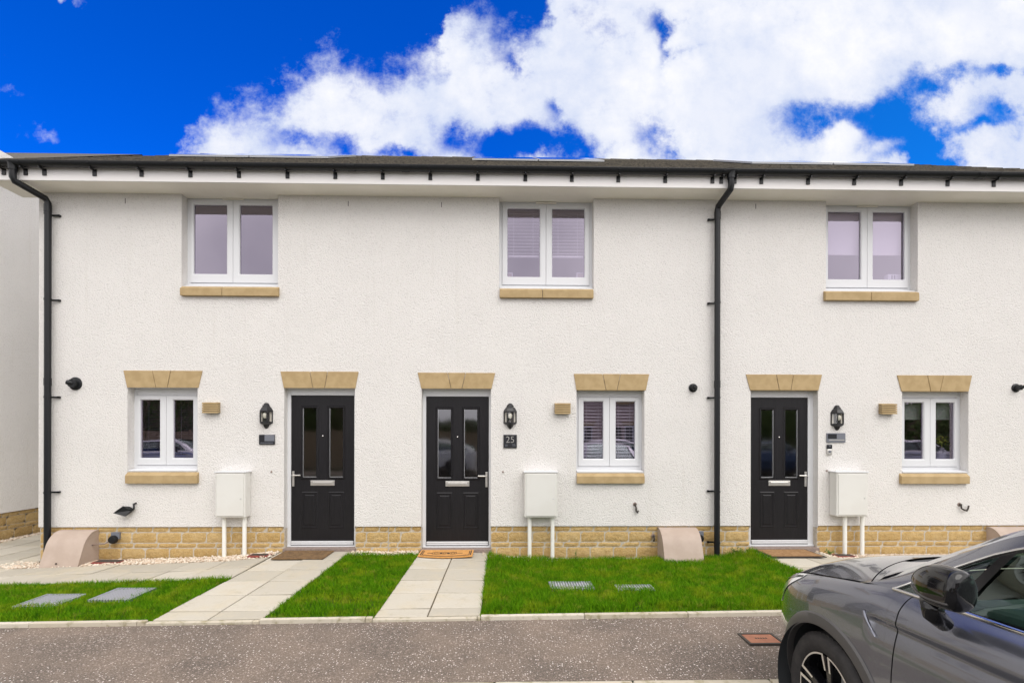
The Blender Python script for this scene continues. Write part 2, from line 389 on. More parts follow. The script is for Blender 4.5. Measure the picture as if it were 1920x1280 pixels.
k.t.links.new(k.b.outputs[0], ms.inputs[1]); k.t.links.new(tl.outputs[0], ms.inputs[2]); k.t.links.new(ms.outputs[0], k.out.inputs[0]); M['grass'] = k.m
k = Mt('pebble', (.6, .5, .4), .8); geo = k.t.nodes.new('ShaderNodeNewGeometry')
c = k.mix(geo.outputs['Random Per Island'], (.72, .66, .56), (.50, .37, .26)); c = k.mix(k.math('MULTIPLY', k.ramp(k.noise(60), .5, .7), .3), c, (.8, .75, .68)); k.color(c); M['pebble'] = k.m
# galvanised tread plate
k = Mt('tread_plate', (.32, .33, .38), .5, metal=.35); w = k.t.nodes.new('ShaderNodeTexWave'); w.inputs['Scale'].default_value = 11; w.inputs['Distortion'].default_value = 0; k.t.links.new(k.co((1, .25, 1)), w.inputs['Vector'])
k.color(k.mix(w.outputs[1], (.13, .14, .17), (.50, .51, .57))); k.bump(w.outputs[1], .6, .008); M['galv'] = k.m
# coir mats
M['coir_brown'] = mottled('coir_brown', (.12, .072, .035), (.21, .125, .055), 30, .95, .8, 300)
M['coir_tan'] = mottled('coir_tan', (.26, .145, .06), (.36, .21, .10), 25, .95, .8, 300)
M['coir_orange'] = mottled('coir_orange', (.56, .27, .075), (.66, .34, .11), 40, .95, .8, 300)
M['mat_black'] = Mt('mat_black', (.03, .022, .018), .9).m

# ------------------------------------------------------------------ levels of the garden
def pch(xs, ys):
    xs = np.array(xs, float); ys = np.array(ys, float)
    if xs[0] > xs[-1]: xs = xs[::-1]; ys = ys[::-1]
    h = np.diff(xs); d = np.diff(ys) / h; mm = np.zeros(len(xs)); mm[0] = d[0]; mm[-1] = d[-1]
    for i in range(1, len(xs) - 1):
        if d[i - 1] * d[i] > 0:
            w1, w2 = 2 * h[i] + h[i - 1], h[i] + 2 * h[i - 1]; mm[i] = (w1 + w2) / (w1 / d[i - 1] + w2 / d[i])
    def F(x):
        x = min(max(x, xs[0]), xs[-1]); i = min(max(int(np.searchsorted(xs, x)) - 1, 0), len(xs) - 2); t = (x - xs[i]) / h[i]
        return float((1 + 2 * t) * (1 - t) ** 2 * ys[i] + t * (1 - t) ** 2 * h[i] * mm[i] + t * t * (3 - 2 * t) * ys[i + 1] + t * t * (t - 1) * h[i] * mm[i + 1])
    return F
zwall = pch([-14, -6.3, -5.2, -3.6, -3.05, -2.1, -1.6, -1.2, -.3, -.1, .5, 1.5, 2.9, 3.25, 3.5, 4.3, 4.6, 12], [-.17, -.165, -.13, -.075, -.025, -.02, -.03, -.02, -.02, -.08, -.125, -.13, -.11, -.06, -.02, -.03, -.09, -.09])
EDGE_Y = -2.56
def gz(x, y):
    if y >= 0: return zwall(x)
    zr = .010 * x + .002
    t = min(1.0, -y / -EDGE_Y) if y > EDGE_Y else 1.0
    t = min(max(-y / 2.56, 0), 1); s = t * t * (3 - 2 * t) * .5 + t * .5
    return zwall(x) * (1 - s) + zr * s
def sheet(x0, x1, y0, y1, dz, nx, ny, name, mat, par=None, zf=gz):
    b = MB(); b.grid([[(x, y, zf(x, y) + dz) for y in np.linspace(y0, y1, ny)] for x in np.linspace(x0, x1, nx)])
    return b.build(name, mat, par, recalc=True)

# big ground sheet, road, footways
b = MB(); b.quad((-400, -400, -.26), (400, -400, -.26), (400, 400, -.26), (-400, 400, -.26)); tag(b.build('ground', M['ground']), kind='structure')
b = MB(); b.quad((-60, -13.2, -.20), (60, -13.2, -.20), (60, -3.70, -.20), (-60, -3.70, -.20)); tag(b.build('road', M['road']), kind='structure')
KY = -3.605
def fz(x, y):
    t = (y - KY) / (-2.60 - KY); return (-.062 + .002 * x) * (1 - t) + (.010 * x - .026) * t
tag(sheet(-16, 16, KY, -2.60, 0, 33, 6, 'footway', M['asphalt'], zf=fz), kind='structure')
b = MB()
x = -15.6
while x < 15.5:
    z = -.060 + .002 * x
    b.box(x + .003, x + .912, KY - .125, KY - .002, -.24, z + .004); x += .915
tag(b.build('kerb', M['edging'], bevel=.012), kind='structure')
# garden bed under everything
tag(sheet(-16, 12, -2.585, .02, -.035, 120, 14, 'garden_soil', M['soil']), kind='structure')
b = MB(); b.quad((-16, .02, -.215), (-6.3, .02, -.215), (-6.3, 14, -.215), (-16, 14, -.215)); tag(b.build('side_ground', M['soil']), kind='structure')

# edgings along the lawns
def edging(x0, x1):
    x = x0
    while x < x1 - .02:
        e = min(x + .9, x1)
        vs = []
        for xx in (x + .002, e - .002):
            z = .010 * xx
            for yy, zz in ((-2.60, -.2), (-2.60, z + .012), (-2.552, z + .012), (-2.552, -.2)): vs.append((xx, yy, zz))
        edg.add(vs, [(0, 1, 5, 4), (1, 2, 6, 5), (2, 3, 7, 6), (0, 3, 2, 1), (4, 5, 6, 7)]); x = e
edg = MB()
edging_lift = 0.0
edging(-13, -3.03); edging(-2.07, -1.11); edging(-.18, 3.45); edging(4.44, 12)
for e0, e1 in ((-3.03, -2.07), (-1.11, -.18), (3.45, 4.44)):
    b_ = len(edg.v); edging(e0, e1); edg.v[b_:] = [(p[0], p[1], p[2] - .014 if p[2] > -.15 else p[2]) for p in edg.v[b_:]]
tag(edg.build('lawn_kerb', M['edging'], bevel=.006), kind='structure')

# slab paths: one mesh each, every slab its own island
def slabs(name, xs, ys, lift=0.0, skip=None, rag=.004):
    b = MB(); jb = MB()
    for i in range(len(xs) - 1):
        for j in range(len(ys) - 1):
            if skip and skip((xs[i] + xs[i + 1]) / 2, (ys[j] + ys[j + 1]) / 2): continue
            x0, x1, y0, y1 = xs[i] + .0065, xs[i + 1] - .0065, ys[j] + .010, ys[j + 1] - .010
            dz = random.uniform(-rag, rag); tx = random.uniform(-.003, .003)
            c = [(x0, y0), (x1, y0), (x1, y1), (x0, y1)]
            e = .006
            top = [(px_, py_, (gz(px_, py_) if py_ < .05 else -.165) + lift + dz + tx * (1 if px_ > x0 else -1)) for px_, py_ in c]
            ci = [(px_ + (e if px_ == x0 else -e), py_ + (e if py_ == y0 else -e), z) for (px_, py_, z) in top]
            mid = [(p[0], p[1], p[2] - .004) for p in top]; bot = [(p[0], p[1], p[2] - .05) for p in top]
            vs = ci + mid + bot
            fs = [(0, 1, 2, 3)] + [(k, 4 + k, 4 + (k + 1) % 4, (k + 1) % 4)[::-1] for k in range(4)] + [(4 + k, 8 + k, 8 + (k + 1) % 4, 4 + (k + 1) % 4)[::-1] for k in range(4)]
            b.add(vs, [f[::-1] if False else f for f in fs])
            jb.quad(*[(p[0] + (-.0065 if p[0] == x0 else .0065), p[1] + (-.010 if p[1] == y0 else .010), p[2] - .012 - dz) for p in top])
    o = b.build(name, M['slab'], recalc=True); tag(o, kind='structure')
    jo = jb.build('path_bedding', M['slabjoint']); tag(jo, kind='structure')
rows = [-2.548, -2.335, -1.875, -1.415, -.955, -.49, -.035]
slabs('front_path', [-3.01, -2.535, -2.06], rows)
slabs('front_path', [-1.11, -.645, -.18], rows)
slabs('front_path', [3.46, 3.94, 4.42], rows)
slabs('side_path', [-13 + .45 * i for i in range(0, 15)] + [-6.27, -5.82, -5.37, -4.92, -4.47, -4.02, -3.57, -3.022], [-1.24, -.79, -.33])
slabs('side_path', [-8.02, -7.57, -7.12, -6.67, -6.30], [-.33 + .46 * i for i in range(0, 22)], lift=.0)
slabs('side_path', [4.43 + .46 * i for i in range(0, 12)], [-1.24, -.79, -.33])

# ------------------------------------------------------------------ pebbles (uncountable: one object)
def pebbles(name, regions, n):
    ico = bmesh.new(); bmesh.ops.create_icosphere(ico, subdivisions=1, radius=1.0)
    V0 = np.array([v_.co[:] for v_ in ico.verts]); F0 = np.array([[v_.index for v_ in f.verts] for f in ico.faces]); ico.free()
    A = [(x1 - x0) * (y1 - y0) for x0, x1, y0, y1 in regions]; vs = []; fs = []; tot = 0
    for (x0, x1, y0, y1), a in zip(regions, A):
        for _ in range(int(n * a / sum(A))):
            x, y = random.uniform(x0, x1), random.uniform(y0, y1); s = random.uniform(.008, .019)
            if y < y0 + .04 and random.random() < .5: continue
            sc_ = np.array([s * random.uniform(.8, 1.5), s * random.uniform(.7, 1.2), s * random.uniform(.5, .85)]); a_ = random.uniform(0, 6.28)
            P = V0 * sc_ * (1 + rng.uniform(-.12, .12, V0.shape)); c_, s_ = math.cos(a_), math.sin(a_)
            P = np.stack([P[:, 0] * c_ - P[:, 1] * s_, P[:, 0] * s_ + P[:, 1] * c_, P[:, 2]], 1)
            zz = (gz(x, y) if y < .05 else -.17) + random.uniform(-.014, .006)
            vs.append(P + np.array([x, y, zz])); fs.append(F0 + tot); tot += len(V0)
    me = bpy.data.meshes.new(name); me.from_pydata(np.concatenate(vs).tolist(), [], np.concatenate(fs).tolist()); me.materials.append(M['pebble'])
    me.polygons.foreach_set('use_smooth', [True] * len(me.polygons))
    o = bpy.data.objects.new(name, me); COL.objects.link(o); return o
o = pebbles('pebble_strip', [(-6.42, -3.03, -.33, -.005), (-6.62, -6.28, -.34, .04), (-2.05, -1.13, -.20, -.005), (-.17, .75, -.20, -.005), (4.36, 8.0, -.32, -.005), (-8.20, -8.04, .0, 6.0)], 11000)
tag(o, 'pale cream pebbles strewn along the foot of the stone plinth', 'pebbles', kind='stuff')
b = MB()
for x0, x1, y0, y1 in [(-6.6, -3.12, -.33, 0), (-2.14, -1.22, -.2, 0), (-.26, .75, -.2, 0), (4.36, 8, -.32, 0)]:
    b.grid([[(x, y, gz(x, y) - .012) for y in (y0, y1)] for x in np.linspace(x0, x1, 16)])
tag(b.build('gravel_bed', mottled('gravel_bed', (.42, .35, .26), (.60, .53, .43), 90, .95, .8, 120)), kind='structure')

# ------------------------------------------------------------------ lawns
covers = []          # (x,y,hx,hy) kept free of blades
def lawn(x0, x1, y0, y1, dens, hmin, hmax, label, wavy=.03, extra=None):
    n = int((x1 - x0) * (y1 - y0) * dens)
    X = rng.uniform(x0 - .02, x1 + .02, n); Y = rng.uniform(y0 - .004, y1 + .02, n)
    # ragged side edges
    wx = np.array([noise.noise(Vector((0, y * 7, x0))) * .018 for y in Y])
    keep = (X > x0 + wx - .010) & (X < x1 + wx + .010)
    keep &= np.array([y < y1 + noise.noise(Vector((x * 3, 0, 4))) * wavy for x, y in zip(X, Y)])
    for (cx_, cy_, hx, hy, sk) in covers:
        inside = (np.abs(X - cx_ - (Y - cy_) * sk) < hx) & (np.abs(Y - cy_) < hy)
        keep &= ~(inside & (rng.uniform(0, 1, n) < .93))
    X, Y = X[keep], Y[keep]; n = len(X)
    cl_ = np.array([noise.noise(Vector((x * 2.2, y * 2.2, 1.3))) + .5 * noise.noise(Vector((x * 9, y * 9, 5.3))) for x, y in zip(X, Y)])
    Z = np.array([gz(x, y) - .03 for x, y in zip(X, Y)])
    Hh = rng.uniform(hmin, hmax, n) * (1 + .45 * cl_) + .028
    edgef = np.clip((Y - y0) / .12, .45, 1); Hh = .028 + (Hh - .028) * edgef
    if extra: Hh *= np.array([extra(x, y) for x, y in zip(X, Y)])
    a = rng.uniform(0, 2 * math.pi, n); w = rng.uniform(.0016, .0034, n); ln = rng.uniform(.15, .75, n) * Hh; la = rng.uniform(0, 2 * math.pi, n)
    ca, sa = np.cos(a) * w, np.sin(a) * w
    lx, ly = np.cos(la) * ln, np.sin(la) * ln
    P = np.empty((n, 5, 3))
    P[:, 0] = np.stack([X - ca, Y - sa, Z], 1); P[:, 1] = np.stack([X + ca, Y + sa, Z], 1)
    P[:, 2] = np.stack([X + ca * .8 + lx * .35, Y + sa * .8 + ly * .35, Z + Hh * .6], 1); P[:, 3] = np.stack([X - ca * .8 + lx * .35, Y - sa * .8 + ly * .35, Z + Hh * .6], 1)
    P[:, 4] = np.stack([X + lx, Y + ly, Z + Hh * np.sqrt(np.clip(1 - (ln / Hh) ** 2 * .6, .2, 1))], 1)
    me = bpy.data.meshes.new('lawn_grass'); idx = np.arange(n) * 5
    me.vertices.add(n * 5); me.vertices.foreach_set('co', P.reshape(-1).astype(np.float32))
    q = np.stack([idx, idx + 1, idx + 2, idx + 3], 1); t = np.stack([idx + 3, idx + 2, idx + 4], 1)
    me.loops.add(n * 7); me.polygons.add(n * 2)
    loops = np.concatenate([q.reshape(-1), t.reshape(-1)]).astype(np.int32); me.loops.foreach_set('vertex_index', loops)
    st = np.concatenate([np.arange(n) * 4, n * 4 + np.arange(n) * 3]).astype(np.int32)
    me.polygons.foreach_set('loop_start', st)
    me.update(calc_edges=True); me.validate(); me.materials.append(M['grass'])
    o = bpy.data.objects.new('lawn_grass', me); COL.objects.link(o); tag(o, label, 'grass', kind='stuff')

# tread-plate covers and lids let into the lawns
def cover(px, py, w, d, sk, mat, name, label, cat, lift=.0, group=None, ztab=None, th=.02, frame=None):
    z0 = 0.0
    for _ in range(6):
        r = fw + rt2 * ((px - CX) / FPX) - up2 * ((py - HOR) / FPX); P = CAM + r * ((z0 - CAM.z) / r.z); z0 = (ztab or gz)(P.x, P.y) + lift
    root = empty(name, (P.x, P.y, z0), 0, label, cat, group)
    b = MB(); b.box(-w / 2, w / 2, -d / 2, d / 2, -th, .004); b.build('lid', mat, root, bevel=.004)
    b = MB(); f_ = .022
    for a in ((-w / 2 - f_, -w / 2 - .003, -d / 2 - f_, d / 2 + f_), (w / 2 + .003, w / 2 + f_, -d / 2 - f_, d / 2 + f_), (-w / 2 - .003, w / 2 + .003, -d / 2 - f_, -d / 2 - .003), (-w / 2 - .003, w / 2 + .003, d / 2 + .003, d / 2 + f_)):
        b.box(*a, -th, .006)
    b.build('frame', frame or M['galv'], root)
    if name == 'tread_plate_cover': covers.append((P.x, P.y, w / 2 - .025, d / 2 - .035, 0.0))
    return root, P
G1 = 'metal covers set into the lawns'
cover(94, 1125, .34, .33, 0, M['galv'], 'tread_plate_cover', 'grey ribbed metal cover in the left lawn, nearest the photo edge', 'cover', .012, G1)
cover(231, 1113, .36, .34, 0, M['galv'], 'tread_plate_cover', 'grey ribbed metal cover in the left lawn, the one nearer the first path', 'cover', .012, G1)
cover(1071, 1097, .42, .22, 0, M['galv'], 'tread_plate_cover', 'grey ribbed metal cover in the lawn in front of the middle house, larger of two', 'cover', .012, G1)
cover(1190, 1101, .34, .14, 0, M['galv'], 'tread_plate_cover', 'smaller grey metal cover half lost in the grass of the middle lawn', 'cover', .010, G1)
r_, P_ = cover(1427, 1197, .235, .165, 0, M['rust'], 'stopcock_cover', 'small rusty orange iron cover in the speckled footway by the grey car', 'cover', .006, None, fz, frame=M['iron'])
r_.rotation_euler = (0, 0, R_(0))
b = MB()
for i, xx in enumerate((-.045, -.025, -.005, .015, .035)): b.box(xx, xx + .012, -.004, .012, .004, .0065)
b.build('lettering', M['iron'], r_)

lawn(-7.8, -3.01, -2.55, -1.255, 8200, .026, .050, 'bright green lawn with two ribbed metal covers, left of the first path')
lawn(-2.05, -1.115, -2.55, -.16, 9000, .022, .046, 'narrow bright green lawn strip between the first two front doors')
lawn(-.175, 3.455, -2.55, -.09, 9000, .028, .062, 'wide bright green lawn in front of the middle house', extra=lambda x, y: 1 + .35 * max(0, (y + .8)) )
lawn(4.43, 7.6, -2.55, -1.26, 3500, .026, .05, 'green lawn to the right of the third front path behind the grey car')

# ------------------------------------------------------------------ the terrace
ZPL = .312                       # underside of the render
ZSOF = az(900, 370.0)            # wall head / soffit
HX = [-6.27, ax(728, 800), ax(1345.5, 800, 0), 8.35]
RDG_Y, RDG_Z = 4.25, 7.70; EAV_Y, EAV_Z = -.40, 5.045
PITCH = (RDG_Z - EAV_Z) / (RDG_Y - EAV_Y)
def roofz(y): return EAV_Z + (y - EAV_Y) * PITCH if y <= RDG_Y else RDG_Z - (y - RDG_Y) * PITCH

def opening(px0, px1, pyt, pyb, upper=False):
    xm = (px0 + px1) / 2
    return (ax(px0, 700), ax(px1, 700), az(xm, pyb), ZSOF if upper else az(xm, pyt))
REV = .13
def wall_mesh(x0, x1, ops, house):
    b = MB(); xs = sorted({x0, x1} | {o[0] for o in ops} | {o[1] for o in ops}); zs = sorted({ZPL, ZSOF + .02} | {max(o[2], ZPL) for o in ops} | {min(o[3], ZSOF + .02) for o in ops})
    for i in range(len(xs) - 1):
        for j in range(len(zs) - 1):
            mx_, mz = (xs[i] + xs[i + 1]) / 2, (zs[j] + zs[j + 1]) / 2
            if any(o[0] < mx_ < o[1] and o[2] < mz < o[3] for o in ops): continue
            b.quad((xs[i], 0, zs[j]), (xs[i + 1], 0, zs[j]), (xs[i + 1], 0, zs[j + 1]), (xs[i], 0, zs[j + 1]))
    for o in ops:
        zb = max(o[2], ZPL - .03)
        b.quad((o[0], 0, zb), (o[0], .26, zb), (o[0], .26, o[3]), (o[0], 0, o[3]))
        b.quad((o[1], 0, zb), (o[1], .26, zb), (o[1], .26, o[3]), (o[1], 0, o[3]))
        if o[3] < ZSOF - .05: b.quad((o[0], 0, o[3]), (o[1], 0, o[3]), (o[1], .26, o[3]), (o[0], .26, o[3]))
    cuts = sorted([(o[0], o[1]) for o in ops if o[2] < ZPL]); a = x0
    for c0, c1 in cuts + [(x1, x1)]:
        if c0 > a: b.quad((a, 0, ZPL), (c0, 0, ZPL), (c0, .05, ZPL), (a, .05, ZPL))
        a = c1
    return b, cuts

def plinth(x0, x1, cuts, house, seed):
    """split-faced stone blocks standing on a mortar backing"""
    rnd = random.Random(seed); b = MB(); mt = MB()
    segs = []; a = x0
    for c0, c1 in cuts: segs.append((a, c0)); a = c1
    segs.append((a, x1)); faces = []
    courses = [(.235, .306), (.090, .228), (.022, .083), (-.135, .015), (-.29, -.142)]
    def block(xa, xb, za, zb, end0, end1):
        nx = max(3, int((xb - xa) / .028)); nz = max(3, int((zb - za) / .026)); P = []
        for i in range(nx + 1):
            r = []
            for j in range(nz + 1):
                x = xa + (xb - xa) * i / nx; z = za + (zb - za) * j / nz
                e = min(i, nx - i, j, nz - j)
                dpt = .0 if e == 0 else (.010 + .012 * noise.noise(Vector((x * 18, z * 22, seed))) + .006 * noise.noise(Vector((x * 60, z * 60, seed + 3))))
                r.append((x, .026 - dpt, z))
            P.append(r)
        b.grid(P)
    for s0, s1 in segs:
        if s1 - s0 < .03: continue
        b.v, b.f, b.m = [], [], []
        mt.box(s0 + .001, s1 - .001, .025, .25, -.32, ZPL + .01)
        for ci, (za, zb) in enumerate(courses):
            x = s0 - (rnd.uniform(.05, .25))
            while x < s1 - .004:
                w = .325 if ci % 2 else rnd.choice([.22, .325, .26])
                if ci in (1,): w = .335
                xa, xb = max(x, s0), min(x + w, s1)
                if xb - xa > .03: block(xa + .0045, xb - .0045, za, zb, 0, 0)
                x += w
        fb_ = MB(); fb_.v, fb_.f, fb_.m = list(b.v), list(b.f), list(b.m); faces.append(fb_)
    o = mt.build('plinth', M['mortar'], house)
    for fb_ in faces: fb_.build('stone_facing', M['plinth'], o, smooth=50, recalc=False)
    return o

def lintel(house, t0, t1, b0, b1, k0, k1, kb0, kb1, ytop, ybot):
    xm = (t0 + t1) / 2; zt, zb = az(xm, ytop), az(xm, ybot)
    X = lambda p: ax(p, 715, -.012)
    j = .0035; b = MB(); Y0, Y1 = -.012, .10
    b.prism([(X(b0), zb), (X(kb0) - j, zb), (X(k0) - j, zt), (X(t0), zt)], Y0, Y1)
    b.prism([(X(kb0) + j, zb), (X(kb1) - j, zb), (X(k1) - j, zt), (X(k0) + j, zt)], Y0 - .002, Y1)
    b.prism([(X(kb1) + j, zb), (X(b1), zb), (X(t1), zt), (X(k1) + j, zt)], Y0, Y1)
    o = b.build('lintel', M['cast_stone'], house, bevel=.003)
    m_ = MB(); m_.box(X(kb0) - .03, X(kb1) + .03, -.004, .09, zb + .003, zt - .003); m_.build('mortar_joint', M['joint'], o)

def window(house, op, glasses, split, sash_label=None, stone=None, vent=None, blind=None, upper=False, head=0.0, cill=.04):
    x0, x1, z0, z1 = op; root_b = MB()
    FY = REV; zb = z0 + cill
    G = [(ax(g[0], g[2], FY + .03), ax(g[1], g[2], FY + .03), az((g[0] + g[1]) / 2, g[3], FY + .03), az((g[0] + g[1]) / 2, g[2], FY + .03)) for g in glasses]
    gz0 = min(g[2] for g in G); gz1 = max(g[3] for g in G)
    # if the far jamb hides part of the frame the opening still rules
    G = [(max(g[0], x0 + .085), min(g[1], x1 - .085), gz0, gz1) for g in G]
    w = (G[0][1] - G[0][0] + G[1][1] - G[1][0]) / 2
    f = root_b
    # outer frame as ring of four bars plus mullion
    fr = .042
    f.box(x0 - .002, x0 + fr, FY, FY + .07, zb, z1); f.box(x1 - fr, x1 + .002, FY, FY + .07, zb, z1)
    f.box(x0 + fr, x1 - fr, FY, FY + .07, zb, zb + fr); f.box(x0 + fr, x1 - fr, FY, FY + .07, gz1 + .062, z1 + .01)
    xm = (G[0][1] + G[1][0]) / 2
    f.box(xm - .012, xm + .012, FY + .02, FY + .065, zb + fr, gz1 + .062)
    fo = f.build('window', M['upvc'], house, bevel=.004)
    gp = MB(); gp.box(x0 + .02, x1 - .02, FY + .045, FY + .05, zb + .02, gz1 + .08)
    for (a, b_, c, d), (sx0, sx1) in zip(G, ((x0 + fr + .002, xm - .002), (xm + .002, x1 - fr - .002))):
        s = MB(); yb = FY - .012; ye = FY + .045; zz0, zz1 = zb + fr + .003, gz1 + .059
        # sash with sloping glazing bead
        o4 = [(sx0, zz0), (sx1, zz0), (sx1, zz1), (sx0, zz1)]; bd = .012
        i4 = [(a - bd, c - bd), (b_ + bd, c - bd), (b_ + bd, d + bd), (a - bd, d + bd)]; g4 = [(a, c), (b_, c), (b_, d), (a, d)]
        vs = [(p[0], ye, p[1]) for p in o4] + [(p[0], yb, p[1]) for p in o4] + [(p[0], yb, p[1]) for p in i4] + [(p[0], yb + .010, p[1]) for p in g4] + [(p[0], ye, p[1]) for p in g4]
        fs = []
        for k_ in range(4):
            for r in range(4): fs.append((r * 4 + k_, r * 4 + (k_ + 1) % 4, r * 4 + 4 + (k_ + 1) % 4, r * 4 + 4 + k_))
        s.add(vs, fs); so = s.build('casement', M['upvc'], fo, bevel=.002)
        p = MB(); p.quad((a, FY + .018, c), (b_, FY + .018, c), (b_, FY + .018, d), (a, FY + .018, d)); p.build('pane', M['glass'], fo, recalc=False)
        sp = MB()
        for q in ((a, a + .010, c, d), (b_ - .010, b_, c, d), (a, b_, c, c + .010), (a, b_, d - .010, d)): sp.box(q[0] - .0005, q[1] + .0005, FY + .022, FY + .036, q[2], q[3])
        sp.build('glazing_spacer', M['spacer'], fo)
    # pvc cill
    c = MB(); c.prism([(FY + .05, zb), (FY + .05, z0 + .004), (-.005 if not upper else .03, z0 + .004), (-.005 if not upper else .03, z0 + .020), (FY - .003, zb + .001)], x0 + .012, x1 - .012, 'x'); c.build('cill', M['upvc'], fo, bevel=.003)
    if vent is not None:
        v_ = MB(); vz = gz1 + .066; v_.box(xm - .145, xm + .145, FY - .022, FY + .001, vz, vz + .02); v_.box(xm - .12, xm + .12, FY - .03, FY - .021, vz + .002, vz + .008)
        v_.build('trickle_vent', M['soffit'], fo, bevel=.003)
    if stone:
        s0, s1, yt, yb_ = stone; xmid = (s0 + s1) / 2
        zt, zb2 = az(xmid, yt, -.05), az(xmid, yb_, -.05); X0, X1 = ax(s0, yt, -.05), ax(s1, yt, -.05)
        s = MB(); prof = [(.13, z0 + .003), (.0, z0 - .004), (-.05, zt), (-.05, zb2), (.06, zb2)]
        if upper:
            s.prism(prof, X0, xm - .004 - .06, 'x'); s.prism(prof, xm + .0 - .058, X1, 'x')
        else: s.prism(prof, X0, X1, 'x')
        s.build('stone_sill', M['cast_stone'], house, bevel=.004)
    if blind:
        kind = blind[0]; X0, X1 = x0 + .03, x1 - .03; yb_ = FY + .10
        bl = MB()
        if kind == 'slats':
            _, ztop, zbot, pitch, dep, tilt, mat = blind; z = ztop
            while z > zbot:
                dy_, dz_ = dep / 2 * math.cos(tilt), dep / 2 * math.sin(tilt)
                for g in G: bl.add([(g[0] - .05, yb_ - dy_, z - dz_), (g[1] + .05, yb_ - dy_, z - dz_), (g[1] + .05, yb_ + dy_, z + dz_), (g[0] - .05, yb_ + dy_, z + dz_), (g[0] - .05, yb_ - dy_, z - dz_ - .0015), (g[1] + .05, yb_ - dy_, z - dz_ - .0015), (g[1] + .05, yb_ + dy_, z + dz_ - .0015), (g[0] - .05, yb_ + dy_, z + dz_ - .0015)],
                                   [(0, 1, 2, 3), (7, 6, 5, 4), (0, 4, 5, 1), (2, 6, 7, 3), (1, 5, 6, 2), (0, 3, 7, 4)])
                z -= pitch
            for g in G:
                bl.box(g[0] - .05, g[1] + .05, yb_ - dep / 2, yb_ + dep / 2, zbot - .022, zbot)
                for t_ in (.2, .8): bl.box(g[0] + (g[1] - g[0]) * t_ - .002, g[0] + (g[1] - g[0]) * t_ + .002, yb_ - dep / 2 - .003, yb_ - dep / 2 - .001, zbot, ztop)
            bl.build('blind', mat, fo)
        else:
            _, ztop, zbot, mat = blind
            for g in G: bl.box(g[0] - .04, g[1] + .04, yb_, yb_ + .004, zbot, ztop); bl.box(g[0] - .04, g[1] + .04, yb_ - .006, yb_ + .010, zbot - .012, zbot + .008)
            bl.build('blind', mat, fo)
    return fo, G

